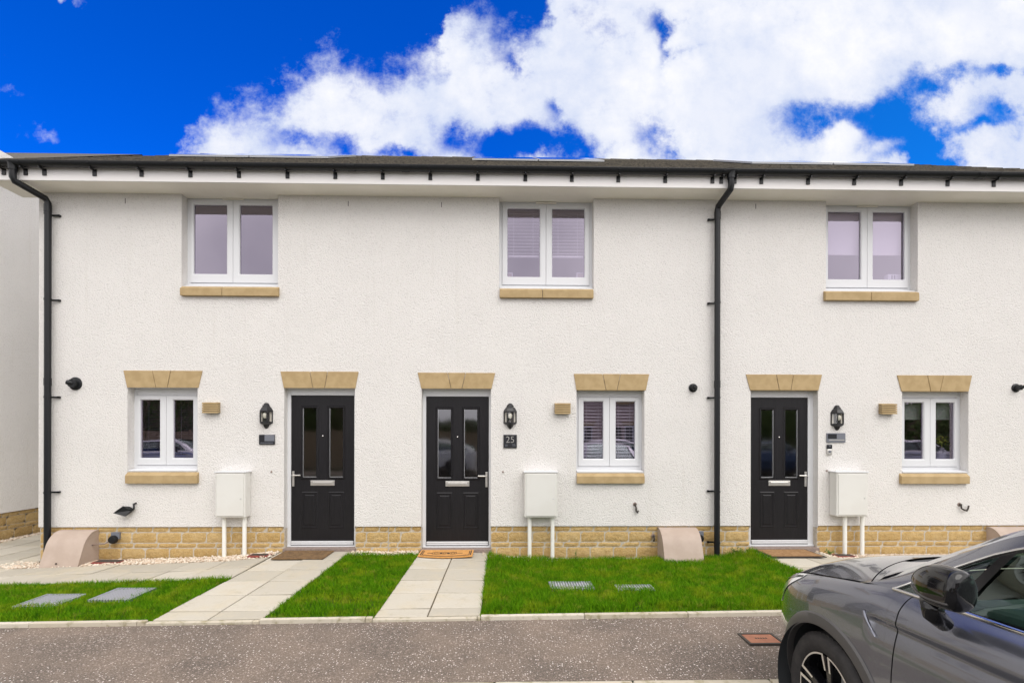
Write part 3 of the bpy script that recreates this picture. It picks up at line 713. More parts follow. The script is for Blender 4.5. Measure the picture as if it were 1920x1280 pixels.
def door(house, op, leaf, handle_left, pyt, pyb, thr):
    x0, x1, z0, z1 = op; Y = REV - .01
    lx0, lx1 = ax(leaf[0], 880, Y), ax(leaf[1], 880, Y); xm = (leaf[0] + leaf[1]) / 2
    lzt = az(xm, pyt, Y); lzb = az(xm, thr, Y); zfoot = az(xm, pyb, Y)
    lx0 = max(lx0, x0 + .03); lx1 = min(lx1, x1 - .03)
    f = MB(); f.box(x0 - .002, lx0 - .004, Y - .012, Y + .06, zfoot, z1 + .005); f.box(lx1 + .004, x1 + .002, Y - .012, Y + .06, zfoot, z1 + .005); f.box(lx0 - .004, lx1 + .004, Y - .012, Y + .06, lzt + .004, z1 + .005)
    d = empty('door', (0, 0, 0)); d.parent = house
    f.build('door_frame', M['upvc'], d, bevel=.004)
    # leaf with openings for two lights; lower panels embossed
    W_ = lx1 - lx0; Hh = lzt - lzb
    gx = [(lx0 + W_ * .185, lx0 + W_ * .395), (lx0 + W_ * .61, lx0 + W_ * .82)]; gzr = (lzb + Hh * .445, lzb + Hh * .915)
    pz = (lzb + Hh * .095, lzb + Hh * .345)
    leafb = MB(); xs = [lx0] + [q for g in gx for q in g] + [lx1]; zs = [lzb, gzr[0], gzr[1], lzt]
    for i in range(5):
        for j in range(3):
            if j == 1 and i in (1, 3): continue
            leafb.quad((xs[i], Y, zs[j]), (xs[i + 1], Y, zs[j]), (xs[i + 1], Y, zs[j + 1]), (xs[i], Y, zs[j + 1]))
    for s_ in ((lx0, lx0), (lx1, lx1)): leafb.quad((s_[0], Y, lzb), (s_[0], Y + .044, lzb), (s_[0], Y + .044, lzt), (s_[0], Y, lzt))
    leafb.quad((lx0, Y, lzt), (lx1, Y, lzt), (lx1, Y + .04, lzt), (lx0, Y + .04, lzt))
    def ring(b, X0, X1, Z0, Z1, w, h, inner_h):
        # moulded ring: outer edge -> raised bead -> inner edge
        steps = [(0, 0), (w * .35, h), (w * .65, h), (w, inner_h)]; P = []
        for off, hh in steps: P += [(X0 + off, Y - hh, Z0 + off), (X1 - off, Y - hh, Z0 + off), (X1 - off, Y - hh, Z1 - off), (X0 + off, Y - hh, Z1 - off)]
        fs = []
        for r in range(len(steps) - 1):
            for k_ in range(4): fs.append((r * 4 + k_, r * 4 + (k_ + 1) % 4, r * 4 + 4 + (k_ + 1) % 4, r * 4 + 4 + k_))
        b.add(P, fs); return w
    gl = MB()
    for g in gx:
        ring(leafb, g[0] - .032, g[1] + .032, gzr[0] - .032, gzr[1] + .032, .036, .014, -.006)
        gl.quad((g[0] - .001, Y + .008, gzr[0] - .001), (g[1] + .001, Y + .008, gzr[0] - .001), (g[1] + .001, Y + .008, gzr[1] + .001), (g[0] - .001, Y + .008, gzr[1] + .001))
        # lower raised panel
        ring(leafb, g[0] - .020, g[1] + .020, pz[0], pz[1], .030, .006, -.008)
        X0, X1, Z0, Z1 = g[0] + .012, g[1] - .012, pz[0] + .032, pz[1] - .032
        leafb.quad((g[0] + .010, Y + .008, pz[0] + .030), (g[1] - .010, Y + .008, pz[0] + .030), (g[1] - .010, Y + .008, pz[1] - .030), (g[0] + .010, Y + .008, pz[1] - .030))
        e = .022; P = [(X0, Y + .0075, Z0), (X1, Y + .0075, Z0), (X1, Y + .0075, Z1), (X0, Y + .0075, Z1), (X0 + e, Y - .006, Z0 + e), (X1 - e, Y - .006, Z0 + e), (X1 - e, Y - .006, Z1 - e), (X0 + e, Y - .006, Z1 - e)]
        leafb.add(P, [(4, 5, 6, 7)] + [(k_, (k_ + 1) % 4, 4 + (k_ + 1) % 4, 4 + k_) for k_ in range(4)])
    lo = leafb.build('door_leaf', M['door'], d, recalc=False)
    go = gl.build('glazed_light', M['glassdoor'], d, recalc=False)
    tr = MB()
    for g in gx:
        sgn = 0 if handle_left else 1
        xx = g[0] if (lx0 + lx1) / 2 < 0 else g[1] - .005
        tr.box(xx, xx + .005, Y - .004, Y + .006, gzr[0], gzr[1]); tr.box(g[0], g[1], Y - .004, Y + .006, gzr[0] - .001, gzr[0] + .006)
    tr.build('glazing_trim', M['alu'], d)
    # letterbox, spyhole, handle
    lb = MB(); zc = lzb + Hh * .405; xc = (lx0 + lx1) / 2; lb.box(xc - .165 * W_ / .86, xc + .165 * W_ / .86, Y - .014, Y + .002, zc - .036, zc + .036); lb.box(xc - .135 * W_ / .86, xc + .135 * W_ / .86, Y - .022, Y - .012, zc - .018, zc + .018)
    lb.build('letterbox', M['nickel'], d, bevel=.004)
    sp = MB(); sp.lathe([(0, Y - .012), (.008, Y - .011), (.011, Y - .004), (.011, Y + .002)], (xc, 0, lzb + Hh * .725), 'y', 16); sp.build('spyhole', M['chrome'], d, smooth=True)
    hx = lx0 + .028 if handle_left else lx1 - .028; s_ = 1 if handle_left else -1; hz = lzb + Hh * .458
    h = MB(); h.box(hx - .015, hx + .015, Y - .011, Y + .001, hz - .155, hz + .055); h.tube([(hx, Y - .005, hz), (hx, Y - .045, hz), (hx + s_ * .02, Y - .055, hz), (hx + s_ * .118, Y - .055, hz + .002)], .0095, 10)
    h.box(hx - .006, hx + .006, Y - .014, Y - .010, hz - .115, hz - .085)
    h.build('door_handle', M['nickel'], d, bevel=.003)
    # threshold, weatherbar and stone step
    t = MB(); t.box(lx0 + .004, lx1 - .004, Y - .024, Y + .01, lzb - .002, lzb + .020); t.box(lx0 + .004, lx1 - .004, Y - .030, Y + .01, lzb - .026, lzb - .007); t.box(x0 + .004, x1 - .004, Y - .04, Y + .05, zfoot - .004, lzb - .040)
    t.build('threshold', M['upvc'], d, bevel=.003)
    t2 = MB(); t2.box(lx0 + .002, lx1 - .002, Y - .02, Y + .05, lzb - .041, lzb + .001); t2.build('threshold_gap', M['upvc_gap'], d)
    s = MB(); s.box(x0 - .012, x1 + .012, -.022, .24, -.09, zfoot - .006); s.build('doorstep', M['step'], d, bevel=.004)
    return d

def house_shell(name, x0, x1, label, ops, seed, ends=(False, False)):
    root = empty(name, (0, 0, 0), 0, label, 'house', 'terraced houses in the row')
    wb, cuts = wall_mesh(x0, x1, ops, root)
    if ends[0]:
        wb.add([(x0, 0, ZPL), (x0, 8.5, ZPL), (x0, 8.5, roofz(8.5) - .1), (x0, RDG_Y, RDG_Z - .1), (x0, 0, roofz(0) - .1)], [(0, 1, 2, 3, 4)])
    if ends[1]:
        wb.add([(x1, 0, -.3), (x1, 8.5, -.3), (x1, 8.5, roofz(8.5) - .1), (x1, RDG_Y, RDG_Z - .1), (x1, 0, roofz(0) - .1)], [(0, 1, 2, 3, 4)])
    bw = MB(); bw.box(x0, x1, 8.5, 8.6, -.3, 5.2); bw.build('rear_wall', M['cast'], root)
    wo = wb.build('wall', M['cast'], root, recalc=False)
    # make the outward face the visible one everywhere (two sided shading is fine for render)
    plinth(x0, x1, cuts, root, seed)
    if ends[0]:
        p = MB(); p.box(x0 + .015, x0 + .05, .25, 8.5, -.32, ZPL + .01); p.build('gable_plinth', M['plinth'], root)
    # rooms behind the windows
    r = MB()
    for (za, zb) in ((.05, 2.42), (2.6, ZSOF + .05)):
        X0, X1, Y0, Y1 = x0 + .03, x1 - .03, .262, 3.6
        vs = [(X0, Y0, za), (X1, Y0, za), (X1, Y1, za), (X0, Y1, za), (X0, Y0, zb), (X1, Y0, zb), (X1, Y1, zb), (X0, Y1, zb)]
        r.add(vs, [(0, 1, 2, 3), (4, 5, 6, 7), (3, 2, 6, 7), (0, 3, 7, 4), (1, 2, 6, 5)])
        xs = sorted({X0, X1} | {o[0] for o in ops} | {o[1] for o in ops}); zs = sorted({za, zb} | {min(max(o[2], za), zb) for o in ops} | {min(max(o[3], za), zb) for o in ops})
        for i in range(len(xs) - 1):
            for j in range(len(zs) - 1):
                mx_, mz = (xs[i] + xs[i + 1]) / 2, (zs[j] + zs[j + 1]) / 2
                if any(o[0] < mx_ < o[1] and o[2] < mz < o[3] for o in ops): continue
                r.quad((xs[i], Y0, zs[j]), (xs[i + 1], Y0, zs[j]), (xs[i + 1], Y0, zs[j + 1]), (xs[i], Y0, zs[j + 1]))
    r.build('room', M['room'], root, recalc=False)
    # soffit and fascia
    lo = x0 - .36 if ends[0] else x0; hi = x1 + (.36 if ends[1] else 0)
    s = MB(); s.box(lo, hi, -.318, .16, ZSOF, ZSOF + .012)
    s.build('soffit', M['soffit'], root)
    fb = MB(); fb.box(lo, hi, -.34, -.3185, ZSOF - .004, EAV_Z - .02); fb.build('fascia', M['fascia'], root, bevel=.002)
    # roof: tiled courses
    rf = MB(); n = 16; step = (RDG_Y - EAV_Y) / n
    P = []
    xs = np.arange(lo, hi + .001, (hi - lo) / max(1, round((hi - lo) / .165)))
    rows_ = []
    for j in range(n):
        y0 = EAV_Y + j * step; y1 = y0 + step
        rows_ += [(y0, roofz(y0) + .022), (y1 + .0, roofz(y1) + .004)]
    rr = random.Random(seed)
    for i, xx in enumerate(xs[:-1]):
        xe = xs[i + 1]
        for j in range(n):
            dz = rr.uniform(-.004, .004); a, c = rows_[2 * j], rows_[2 * j + 1]
            rf.add([(xx, a[0], a[1] + dz), (xe - .004, a[0], a[1] + dz), (xe - .004, c[0], c[1] + dz), (xx, c[0], c[1] + dz), (xx, a[0], a[1] - .03), (xe - .004, a[0], a[1] - .03)], [(0, 1, 2, 3), (4, 5, 1, 0)])
    rf.add([(lo, EAV_Y + .02, EAV_Z - .02), (hi, EAV_Y + .02, EAV_Z - .02), (hi, RDG_Y, RDG_Z - .02), (lo, RDG_Y, RDG_Z - .02), (lo, 8.9, roofz(8.9)), (hi, 8.9, roofz(8.9))], [(0, 1, 2, 3), (3, 2, 5, 4)])
    ro = rf.build('roof', M['tile'], root, recalc=False)
    rc = MB(); x = lo
    while x < hi - .01:
        e = min(x + .44, hi); rc.lathe([(.075, x), (.083, x + .02), (.075, e - .004)], (0, RDG_Y, RDG_Z - .048), 'x', 10); x = e
    rc.build('ridge_tiles', M['tile'], ro, smooth=40)
    if ends[0]:
        vb = MB()
        vb.add([(lo, -.318, ZSOF + .012), (lo, -.36, EAV_Z - .03), (lo, RDG_Y, RDG_Z - .03), (lo, RDG_Y, RDG_Z - .23), (lo, -.1, ZSOF + .012)], [(0, 1, 2, 3, 4)])
        vb.add([(lo, .0, roofz(0) - .15), (x0, .0, roofz(0) - .15), (x0, RDG_Y, RDG_Z - .15), (lo, RDG_Y, RDG_Z - .15)], [(0, 1, 2, 3)])
        vb.box(lo, x0 + .0, -.02, .17, ZSOF + .013, roofz(0) - .02)
        vb.build('verge_board', M['fascia'], root, recalc=False)
    return root

def weeps(house, pts):
    for px, py in pts:
        b = MB(); x, z = ax(px, py), az(px, py); b.box(x - .0035, x + .0035, -.003, .01, z - .035, z + .035); b.build('weep_vent', M['iron'], house)

# ---- house 1
o_u1 = opening(340, 521, 0, 537, True); o_l1 = opening(239, 370.5, 726.5, 884); o_d1 = opening(533, 665.5, 728, 1036)
H1 = house_shell('terraced_house', HX[0], HX[1], 'left end house of the white terrace, sky mirrored in its upstairs window', [o_u1, o_l1, o_d1], 11, (True, False))
w1u, _ = window(H1, o_u1, [(366, 428, 387, 515), (452, 513, 387, 515)], 440, stone=(337, 521, 540, 554), vent=1, upper=True)
w1l, _ = window(H1, o_l1, [(265.5, 303, 750, 858), (328, 365, 750, 858)], 315, stone=(234, 369, 891, 906), blind=('slats', 2.15, 1.20, .024, .022, .15, M['plategrey']))
lintel(H1, 231, 379, 238, 371.5, 285.5, 320, 292, 313.5, 694.7, 726.5)
lintel(H1, 525.5, 672, 532, 666, 581, 614, 586.5, 608.5, 696.5, 727.5)
door(H1, o_d1, (546.5, 664), True, 741.5, 1023, 1016)
weeps(H1, [(235, 377), (653, 382)])
# ---- house 2
o_u2 = opening(935.5, 1113, 0, 541, True); o_l2 = opening(1081, 1208.5, 731, 886); o_d2 = opening(790.5, 920.5, 729, 1036)
H2 = house_shell('terraced_house', HX[1], HX[2], 'middle house of the white terrace, number 25 beside its door, slatted blinds upstairs', [o_u2, o_l2, o_d2], 23)
w2u, G2 = window(H2, o_u2, [(951.5, 1012, 394, 520.5), (1035, 1095.5, 394, 520.5)], 1024, stone=(937, 1113, 543.5, 558), vent=1, upper=True, blind=('slats', 4.72, az(980, 480, .23), .047, .045, .5, M['blind']))
w2l, _ = window(H2, o_l2, [(1093.5, 1130, 753, 859.5), (1153.5, 1189.5, 753, 859.5)], 1141, stone=(1082, 1209, 892.5, 906), blind=('slats', 2.15, 1.19, .046, .045, .35, M['blind']))
lintel(H2, 1076, 1217.5, 1081, 1211, 1130, 1163.5, 1136.5, 1157, 701, 731.5)
lintel(H2, 783, 928.5, 790, 921.5, 839, 873, 846, 866, 698.7, 728.5)
door(H2, o_d2, (799.5, 916), False, 743.5, 1024.5, 1017)
weeps(H2, [(828, 384)])
# ---- house 3
o_u3 = opening(1548.5, 1720.5, 0, 546, True); o_l3 = opening(1691.5, 1816, 733, 886.5); o_d3 = opening(1407.5, 1534, 731, 1034)
H3 = house_shell('terraced_house', HX[2], HX[3], 'right hand house of the white terrace, doorbell beside its door, partly behind the car', [o_u3, o_l3, o_d3], 37, (False, True))
w3u, _ = window(H3, o_u3, [(1550, 1611, 400, 525), (1633.5, 1693, 400, 525)], 1623, stone=(1548, 1724, 548, 563), vent=1, upper=True, blind=('roll', 4.80, az(1600, 477, .23), M['blind_roller']))
w3l, _ = window(H3, o_l3, [(1692.5, 1728, 755, 860), (1751, 1786.5, 755, 860)], 1740, stone=(1691, 1819, 893, 906.5), blind=('roll', 2.2, az(1760, 785, .23), M['blind_green']))
lintel(H3, 1682.5, 1823, 1691, 1816.5, 1739, 1769.5, 1745.5, 1763, 703.5, 733.5)
lintel(H3, 1399, 1541.5, 1407, 1535, 1455.5, 1488, 1461.5, 1483, 702, 731.5)
door(H3, o_d3, (1407.5, 1513.5), False, 745.5, 1022, 1014)
weeps(H3, [(1417, 387)])

# ---- gutter with its brackets, downpipes
gb = MB(); GX0, GX1 = HX[0] - .37, HX[3] + .37
prof = [(math.cos(a) * .056, math.sin(a) * .056) for a in np.linspace(math.pi, 2 * math.pi, 12)]
inner = [(p[0] * .90, p[1] * .90) for p in prof][::-1]
GY, GZ = -.402, 5.033
gb.prism([(GY + p[0], GZ + p[1]) for p in prof + inner], GX0, GX1, 'x')
gb.box(GX0, GX1, GY - .060, GY - .050, GZ - .006, GZ + .003)
gr = empty('gutter', (0, 0, 0), 0, 'long black plastic gutter along the eaves of the whole terrace', 'gutter')
gb.build('trough', M['gutter'], gr, smooth=40)
bx_px = [8, 49, 84, 178, 266, 357.5, 448.5, 539.5, 629, 718, 807, 896, 985, 1072, 1159, 1335.5, 1352, 1377, 1427, 1514.5, 1601, 1689, 1776, 1862.5]
bxs = [ax(p, 330, -.34) for p in bx_px] + [ax(1247, 332, -.34)]
for x in bxs:
    b = MB(); b.box(x - .024, x + .024, -.352, -.341, 4.895, 4.975); b.box(x - .008, x + .008, -.43, -.35, 4.955, 4.972)
    a = [(x, GY + math.cos(t_) * .062, GZ + math.sin(t_) * .062) for t_ in np.linspace(math.pi, 2 * math.pi, 9)]
    for i in range(8):
        (xx, y0, z0), (_, y1, z1) = a[i], a[i + 1]; b.add([(x - .012, y0, z0), (x + .012, y0, z0), (x + .012, y1, z1), (x - .012, y1, z1)], [(0, 1, 2, 3)])
    b.build('bracket', M['gutter'], gr)
for px in (659, 760, 1837):
    x = ax(px, 330, -.40); b = MB(); b.lathe([(.0605, x - .05), (.0625, x - .045), (.0625, x + .045), (.0605, x + .05)], (0, GY, GZ), 'x', 24, a0=-math.pi / 2 - 1.5, a1=-math.pi / 2 + 1.5); b.build('joint_bracket', M['gutter'], gr)

def downpipe(px_out, px_w, zbot, bend_z, brs, side, label):
    xo = ax(px_out, 330, GY); xw = ax(px_w, 600, -.075)
    root = empty('downpipe', (0, 0, 0), 0, label, 'downpipe', 'black downpipes on the terrace'); yw = -.075
    b = MB(); b.lathe([(.05, 4.93), (.05, 4.99), (.062, 5.02)], (xo, GY, 0), 'z', 20)
    b.tube([(xo, GY, 4.965), (xo, GY, 4.84), (xo + (xw - xo) * .05, GY + .012, 4.80), (xo + (xw - xo) * .93, yw - .02, bend_z + .05), (xw, yw, bend_z), (xw, yw, bend_z - .05)], .040, 20)
    b.build('swan_neck', M['gutter'], root, smooth=40)
    b = MB(); b.tube([(xw, yw, bend_z - .02), (xw, yw, zbot)], .039, 24); b.tube([(xw, yw, bend_z - .02), (xw, yw, bend_z - .12)], .044, 24); b.tube([(xw, yw, 2.32), (xw, yw, 2.22)], .043, 24)
    b.build('pipe', M['gutter'], root, smooth=40)
    for py in brs:
        z = az(px_w, py, yw); b = MB(); b.lathe([(.0435, z - .012), (.0435, z + .012)], (xw, yw, 0), 'z', 20); b.box(min(xw, xw + side * .115), max(xw, xw + side * .115), -.030, -.018, z - .011, z + .011); b.box(xw + side * .10 - .012, xw + side * .10 + .012, -.03, .0, z - .013, z + .013)
        b.build('pipe_bracket', M['gutter'], root)
downpipe(24, 89.5, -.17, 4.66, [401, 561, 744, 923], 1, 'black downpipe at the left end of the terrace, swan neck leaning right')
downpipe(1371, 1345, -.12, 4.66, [409, 567, 745, 921, 1017], -1, 'black downpipe between the middle and right hand houses')

# ---- solar panels on the roof
def solar(pa, pb, n, label):
    x0, x1 = ax(pa, 297, 2.9), ax(pb, 297, 2.9); w = (x1 - x0) / n
    for i in range(n):
        a, e = x0 + i * w + .012, x0 + (i + 1) * w - .012
        root = empty('solar_panel', (0, 0, 0), 0, label[i], 'solar panel', 'solar panels on the tiled roof')
        off = .060
        def pt(x, y, h): return (x, y, roofz(y) + h)
        y0, y1 = 1.9, 3.55
        for nm, mt_, ins_, h0, h1 in (('panel_frame', Mt('panel_rim', (.30, .31, .33), .5).m, 0, .03, off), ('panel_glass', M['solar'], .012, off - .02, off + .003)):
            b = MB(); vs = [pt(xx, yy, hh) for hh in (h0, h1) for xx, yy in ((a + ins_, y0 + ins_), (e - ins_, y0 + ins_), (e - ins_, y1 - ins_), (a + ins_, y1 - ins_))]
            b.add(vs, [(0, 1, 2, 3), (4, 5, 6, 7)] + [(k_, (k_ + 1) % 4, 4 + (k_ + 1) % 4, 4 + k_) for k_ in range(4)]); b.build(nm, mt_, root)
solar(380, 650, 2, ['left solar panel on the roof of the left house', 'right solar panel on the roof of the left house'])
solar(890, 1115, 2, ['left solar panel on the roof of the middle house', 'right solar panel on the roof of the middle house'])
solar(1362, 1638, 2, ['left solar panel on the roof of the right hand house', 'right solar panel on the roof of the right hand house'])

# ---- lanterns
def make_lantern():
    r = empty('wall_lantern')
    b = MB()
    A0, A1 = -math.pi, 0.0     # half hexagon, built against the wall (front is -y)
    def half(prof, n=3, mb=b): mb.lathe(prof, (0, 0, 0), 'z', n, a0=A0, a1=A1)
    half([(.0, .175), (.022, .172), (.040, .155), (.046, .128)])
    b.build('finial', M['lantern'], r, smooth=30)
    b = MB(); half([(.046, .128), (.075, .100), (.094, .068), (.099, .055), (.099, .042), (.088, .040)], mb=b); b.build('roof', M['lantern'], r)
    b = MB(); half([(.086, -.105), (.097, -.107), (.097, -.125), (.070, -.140), (.046, -.150), (.040, -.170), (.024, -.195), (.010, -.205), (0, -.206)], mb=b)
    b.box(-.05, .05, -.014, 0.0, -.15, .14)
    b.build('base', M['lantern'], r)
    b = MB()
    for i in range(4):
        a = A0 + math.pi * i / 3; x, y = .089 * math.cos(a), .089 * math.sin(a)
        b.tube([(x, y - .003, .045), (x, y - .003, -.11)], .0085, 6)
    b.build('frame_bars', M['lantern'], r)
    b = MB(); b.lathe([(.084, .045), (.084, -.108)], (0, 0, 0), 'z', 3, a0=A0, a1=A1); b.build('lamp_glass', M['glasslamp'], r, recalc=False)
    b = MB(); b.lathe([(0, .03), (.02, .025), (.030, .0), (.026, -.035), (.014, -.055)], (0, -.042, 0), 'z', 14); b.build('bulb', M['bulb'], r, smooth=True)
    b = MB(); b.lathe([(.016, -.055), (.018, -.105)], (0, -.042, 0), 'z', 12); b.build('lamp_holder', M['lantern'], r)
    b = MB(); b.box(-.075, .075, -.0035, -.0005, -.10, .045); b.build('back_reflector', mottled('lantern_back', (.62, .58, .52), (.70, .66, .60), 10, .5, 0), r)
    return r
LAN = make_lantern()
for i, (px, py, lab) in enumerate([(499.5, 777, 'black half lantern on the wall left of the first front door'), (956.5, 778, 'black half lantern above the number 25 plate'), (1569, 781, 'black half lantern above the name plate and doorbell')]):
    o = LAN if i == 0 else copy_tree(LAN); p = at(px, py); o.location = (p.x, -.001, p.z); tag(o, lab, 'wall lamp', 'black wall lanterns beside the doors')
    o.scale = (.93, .93, .93)

# ---- number plates
def text(s, size, mat, name, parent, loc, ext=.0012, align='CENTER', bold=0.0):
    c = bpy.data.curves.new(name, 'FONT'); c.body = s; c.size = size; c.extrude = ext; c.align_x = align; c.align_y = 'CENTER'; c.offset = bold
    t = bpy.data.objects.new(name, c); COL.objects.link(t); dg = bpy.context.evaluated_depsgraph_get()
    me = bpy.data.meshes.new_from_object(t.evaluated_get(dg)); bpy.data.objects.remove(t); me.materials.clear(); me.materials.append(mat)
    o = bpy.data.objects.new(name, me); COL.objects.link(o); o.parent = parent; o.location = loc; o.rotation_euler = (R_(90), 0, 0); return o
def plate(px0, px1, py0, py1, label, name='house_number_plate', mat='slate'):
    x0, x1 = ax(px0, py0), ax(px1, py0); z1, z0 = az(px0, py0), az(px0, py1); cx_, cz = (x0 + x1) / 2, (z0 + z1) / 2; w, h = (x1 - x0) / 2, (z1 - z0) / 2
    r = empty(name, (cx_, 0, cz), 0, label, 'house sign', 'signs beside the doors'); b = MB(); b.box(-w, w, -.016, -.001, -h, h); b.build('plate', M[mat], r, bevel=.003); return r, w, h
r, w, h = plate(944, 969, 814.5, 839.5, 'square black number plate reading 25 beside the middle door')
text('25', .125, M['silver_ink'], 'number', r, (0, -.017, .020), bold=-.0022)
b = MB()
for x0_, x1_, z_ in ((-.07, -.035, -.05), (-.07, -.035, -.066), (.025, .07, -.045), (.03, .075, -.062)): b.box(x0_, x1_, -.0185, -.016, z_, z_ + .006)
b.build('small_marks', M['plategrey'], r)
r, w, h = plate(486.5, 516, 814.5, 833, 'small dark glass name plate with a black square, beside the first door')
b = MB(); b.box(-w * .98, -w * .30, -.0185, -.0155, -h * .35, h * .96); b.build('dark_square', M['slate'], r)
b = MB(); b.box(-w * .28, w * .97, -.0180, -.0155, -h * .30, h * .95); b.build('grey_panel', M['plategrey'], r)
b = MB(); xx = -w * .8; rr = random.Random(3)
while xx < w * .85: e = rr.uniform(.004, .009); b.box(xx, xx + e, -.0185, -.016, -h * .75, -h * .58); xx += e + .004
b.build('small_marks', M['plategrey'], r)
r, w, h = plate(1549, 1584, 811.5, 829, 'wide grey name plate above the doorbell, beside the third door', mat='plategrey')
b = MB(); b.box(-w * .9, w * .05, -.0185, -.0155, -h * .2, h * .8); b.build('dark_panel', M['slate'], r)
b = MB(); xx = -w * .75
while xx < w * .85: e = rr.uniform(.004, .009); b.box(xx, xx + e, -.0185, -.016, -h * .62, -h * .36); xx += e + .003
b.build('small_marks', M['silver_ink'], r)
# doorbell
p = at(1554, 842.5); r = empty('doorbell', (p.x, 0, p.z), 0, 'black and silver video doorbell under the wide name plate', 'doorbell')
b = MB(); b.box(-.036, .036, -.024, -.001, .008, .072); b.build('camera_cover', M['slate'], r, bevel=.008)
b = MB(); b.box(-.036, .036, -.024, -.001, -.072, .007); b.build('faceplate', M['nickel'], r, bevel=.008)
b = MB(); b.lathe([(0, -.028), (.017, -.027), (.019, -.022)], (0, 0, -.025), 'y', 20); b.build('button', M['plategrey'], r, smooth=True)
b = MB(); b.lathe([(0, -.028), (.009, -.027), (.011, -.022)], (0, 0, .043), 'y', 16); b.build('lens', M['solar'], r, smooth=True)

# ---- meter boxes
def meter(px0, px1, pyt, pyb, legs, pyfoot, label, knob=True):
    D_ = .155; x0, x1 = ax(px0, 900, -D_), ax(px1, 900, -D_); zt, zb = az((px0 + px1) / 2, pyt, -D_ * .9), az((px0 + px1) / 2, pyb, -D_)
    root = empty('meter_box', ((x0 + x1) / 2, 0, zb), 0, label, 'meter box', 'white meter boxes beside the doors'); w = (x1 - x0) / 2; h = zt - zb
    b = MB(); b.box(-w, w, -D_, -.001, 0, h); b.build('case', M['boxwhite'], root, bevel=.012)
    b = MB(); b.box(-w - .012, w + .012, -D_ - .012, -.001, h - .004, h + .012); b.build('cap', M['upvc'], root, bevel=.006)
    b = MB(); b.box(-w + .022, w - .022, -D_ - .010, -D_ + .002, .022, h - .022); b.build('hatch', M['boxwhite'], root, bevel=.005)
    b = MB(); b.lathe([(0, -D_ - .018), (.007, -D_ - .017), (.008, -D_ - .008)], (w - .055, 0, h * .42), 'y', 10); b.build('lock', M['alu'], root)
    cx_ = (x0 + x1) / 2
    for l in legs:
        x = ax(l, 1000, -.07) - cx_; zf = gz(cx_ + x, -.07) - .03 - zb; b = MB(); b.tube([(x, -.07, .01), (x, -.07, zf)], .0265, 16); b.build('conduit', M['pipewhite'], root, smooth=40)
meter(403.5, 460, 885, 970, [420.5, 458.5], 1041, 'white meter box left of the first front door, on two white pipes')
meter(983.5, 1045, 885, 970, [993, 1036], 1045, 'white meter box right of the middle front door, on two white pipes')
meter(1568.5, 1627.5, 885, 968, [1584, 1616.5], 1037, 'white meter box right of the third front door, on two white pipes above the car')

# ---- louvred stone coloured vents
for px0, px1, py0, py1, lab in [(378.5, 408, 753.5, 774, 'sand coloured louvred wall vent left of the first lantern'), (1040.5, 1070, 755, 775.5, 'sand coloured louvred wall vent right of the middle lantern'), (1654, 1682.5, 756, 776, 'sand coloured louvred wall vent right of the third lantern')]:
    D_ = .07; x0, x1, z1, z0 = ax(px0, py0, -D_), ax(px1, py0, -D_), az(px0, py0, -D_), az(px0, py1, -D_); cx_ = (x0 + x1) / 2; w = (x1 - x0) / 2; h = z1 - z0
    r = empty('louvre_vent', (cx_, 0, z0), 0, lab, 'wall vent', 'louvred wall vents'); b = MB(); b.box(-w + .006, w - .006, -D_ + .02, -.001, .004, h - .004); b.build('duct', M['joint'], r)
    b = MB()
    for i in range(5):
        z = h * i / 5; b.add([(-w, -D_, z), (w, -D_, z), (w, -.001, z + .016), (-w, -.001, z + .016), (-w, -D_, z + h * .145), (w, -D_, z + h * .145), (w, -.001, z + h * .145 + .01), (-w, -.001, z + h * .145 + .01)], [(0, 1, 2, 3), (4, 5, 6, 7), (0, 1, 5, 4), (0, 3, 7, 4), (1, 2, 6, 5)])
    b.build('louvres', M['cast_stone'], r)

# ---- boiler flues
def flue(px, py, rad, label, dirx=-.3):
    p = at(px, py); r = empty('boiler_flue', (p.x, 0, p.z), 0, label, 'flue', 'black boiler flues')
    b = MB(); b.lathe([(0, -.012), (rad * .7, -.02), (rad, -.010), (rad, -.001)], (0, 0, 0), 'y', 28); b.build('wall_collar', M['gutter'], r, smooth=40)
    b = MB(); b.tube([(0, -.01, 0), (0, -.075, 0)], rad * .62, 20); b.tube([(0, -.06, 0), (dirx * .06, -.085, .006), (dirx * .12, -.09, .012)], rad * .36, 16); b.lathe([(rad * .3, -.076), (rad * .62, -.076)], (0, 0, 0), 'y', 20)
    b.build('terminal', M['gutter'], r, smooth=40)
flue(142, 719, .088, 'black boiler flue left of the ground floor window of the left house', -.35)
flue(1299, 727, .060, 'black boiler flue left of the downpipe between the houses', .0)
flue(1904, 727, .060, 'black boiler flue at the right edge of the photo', .35)

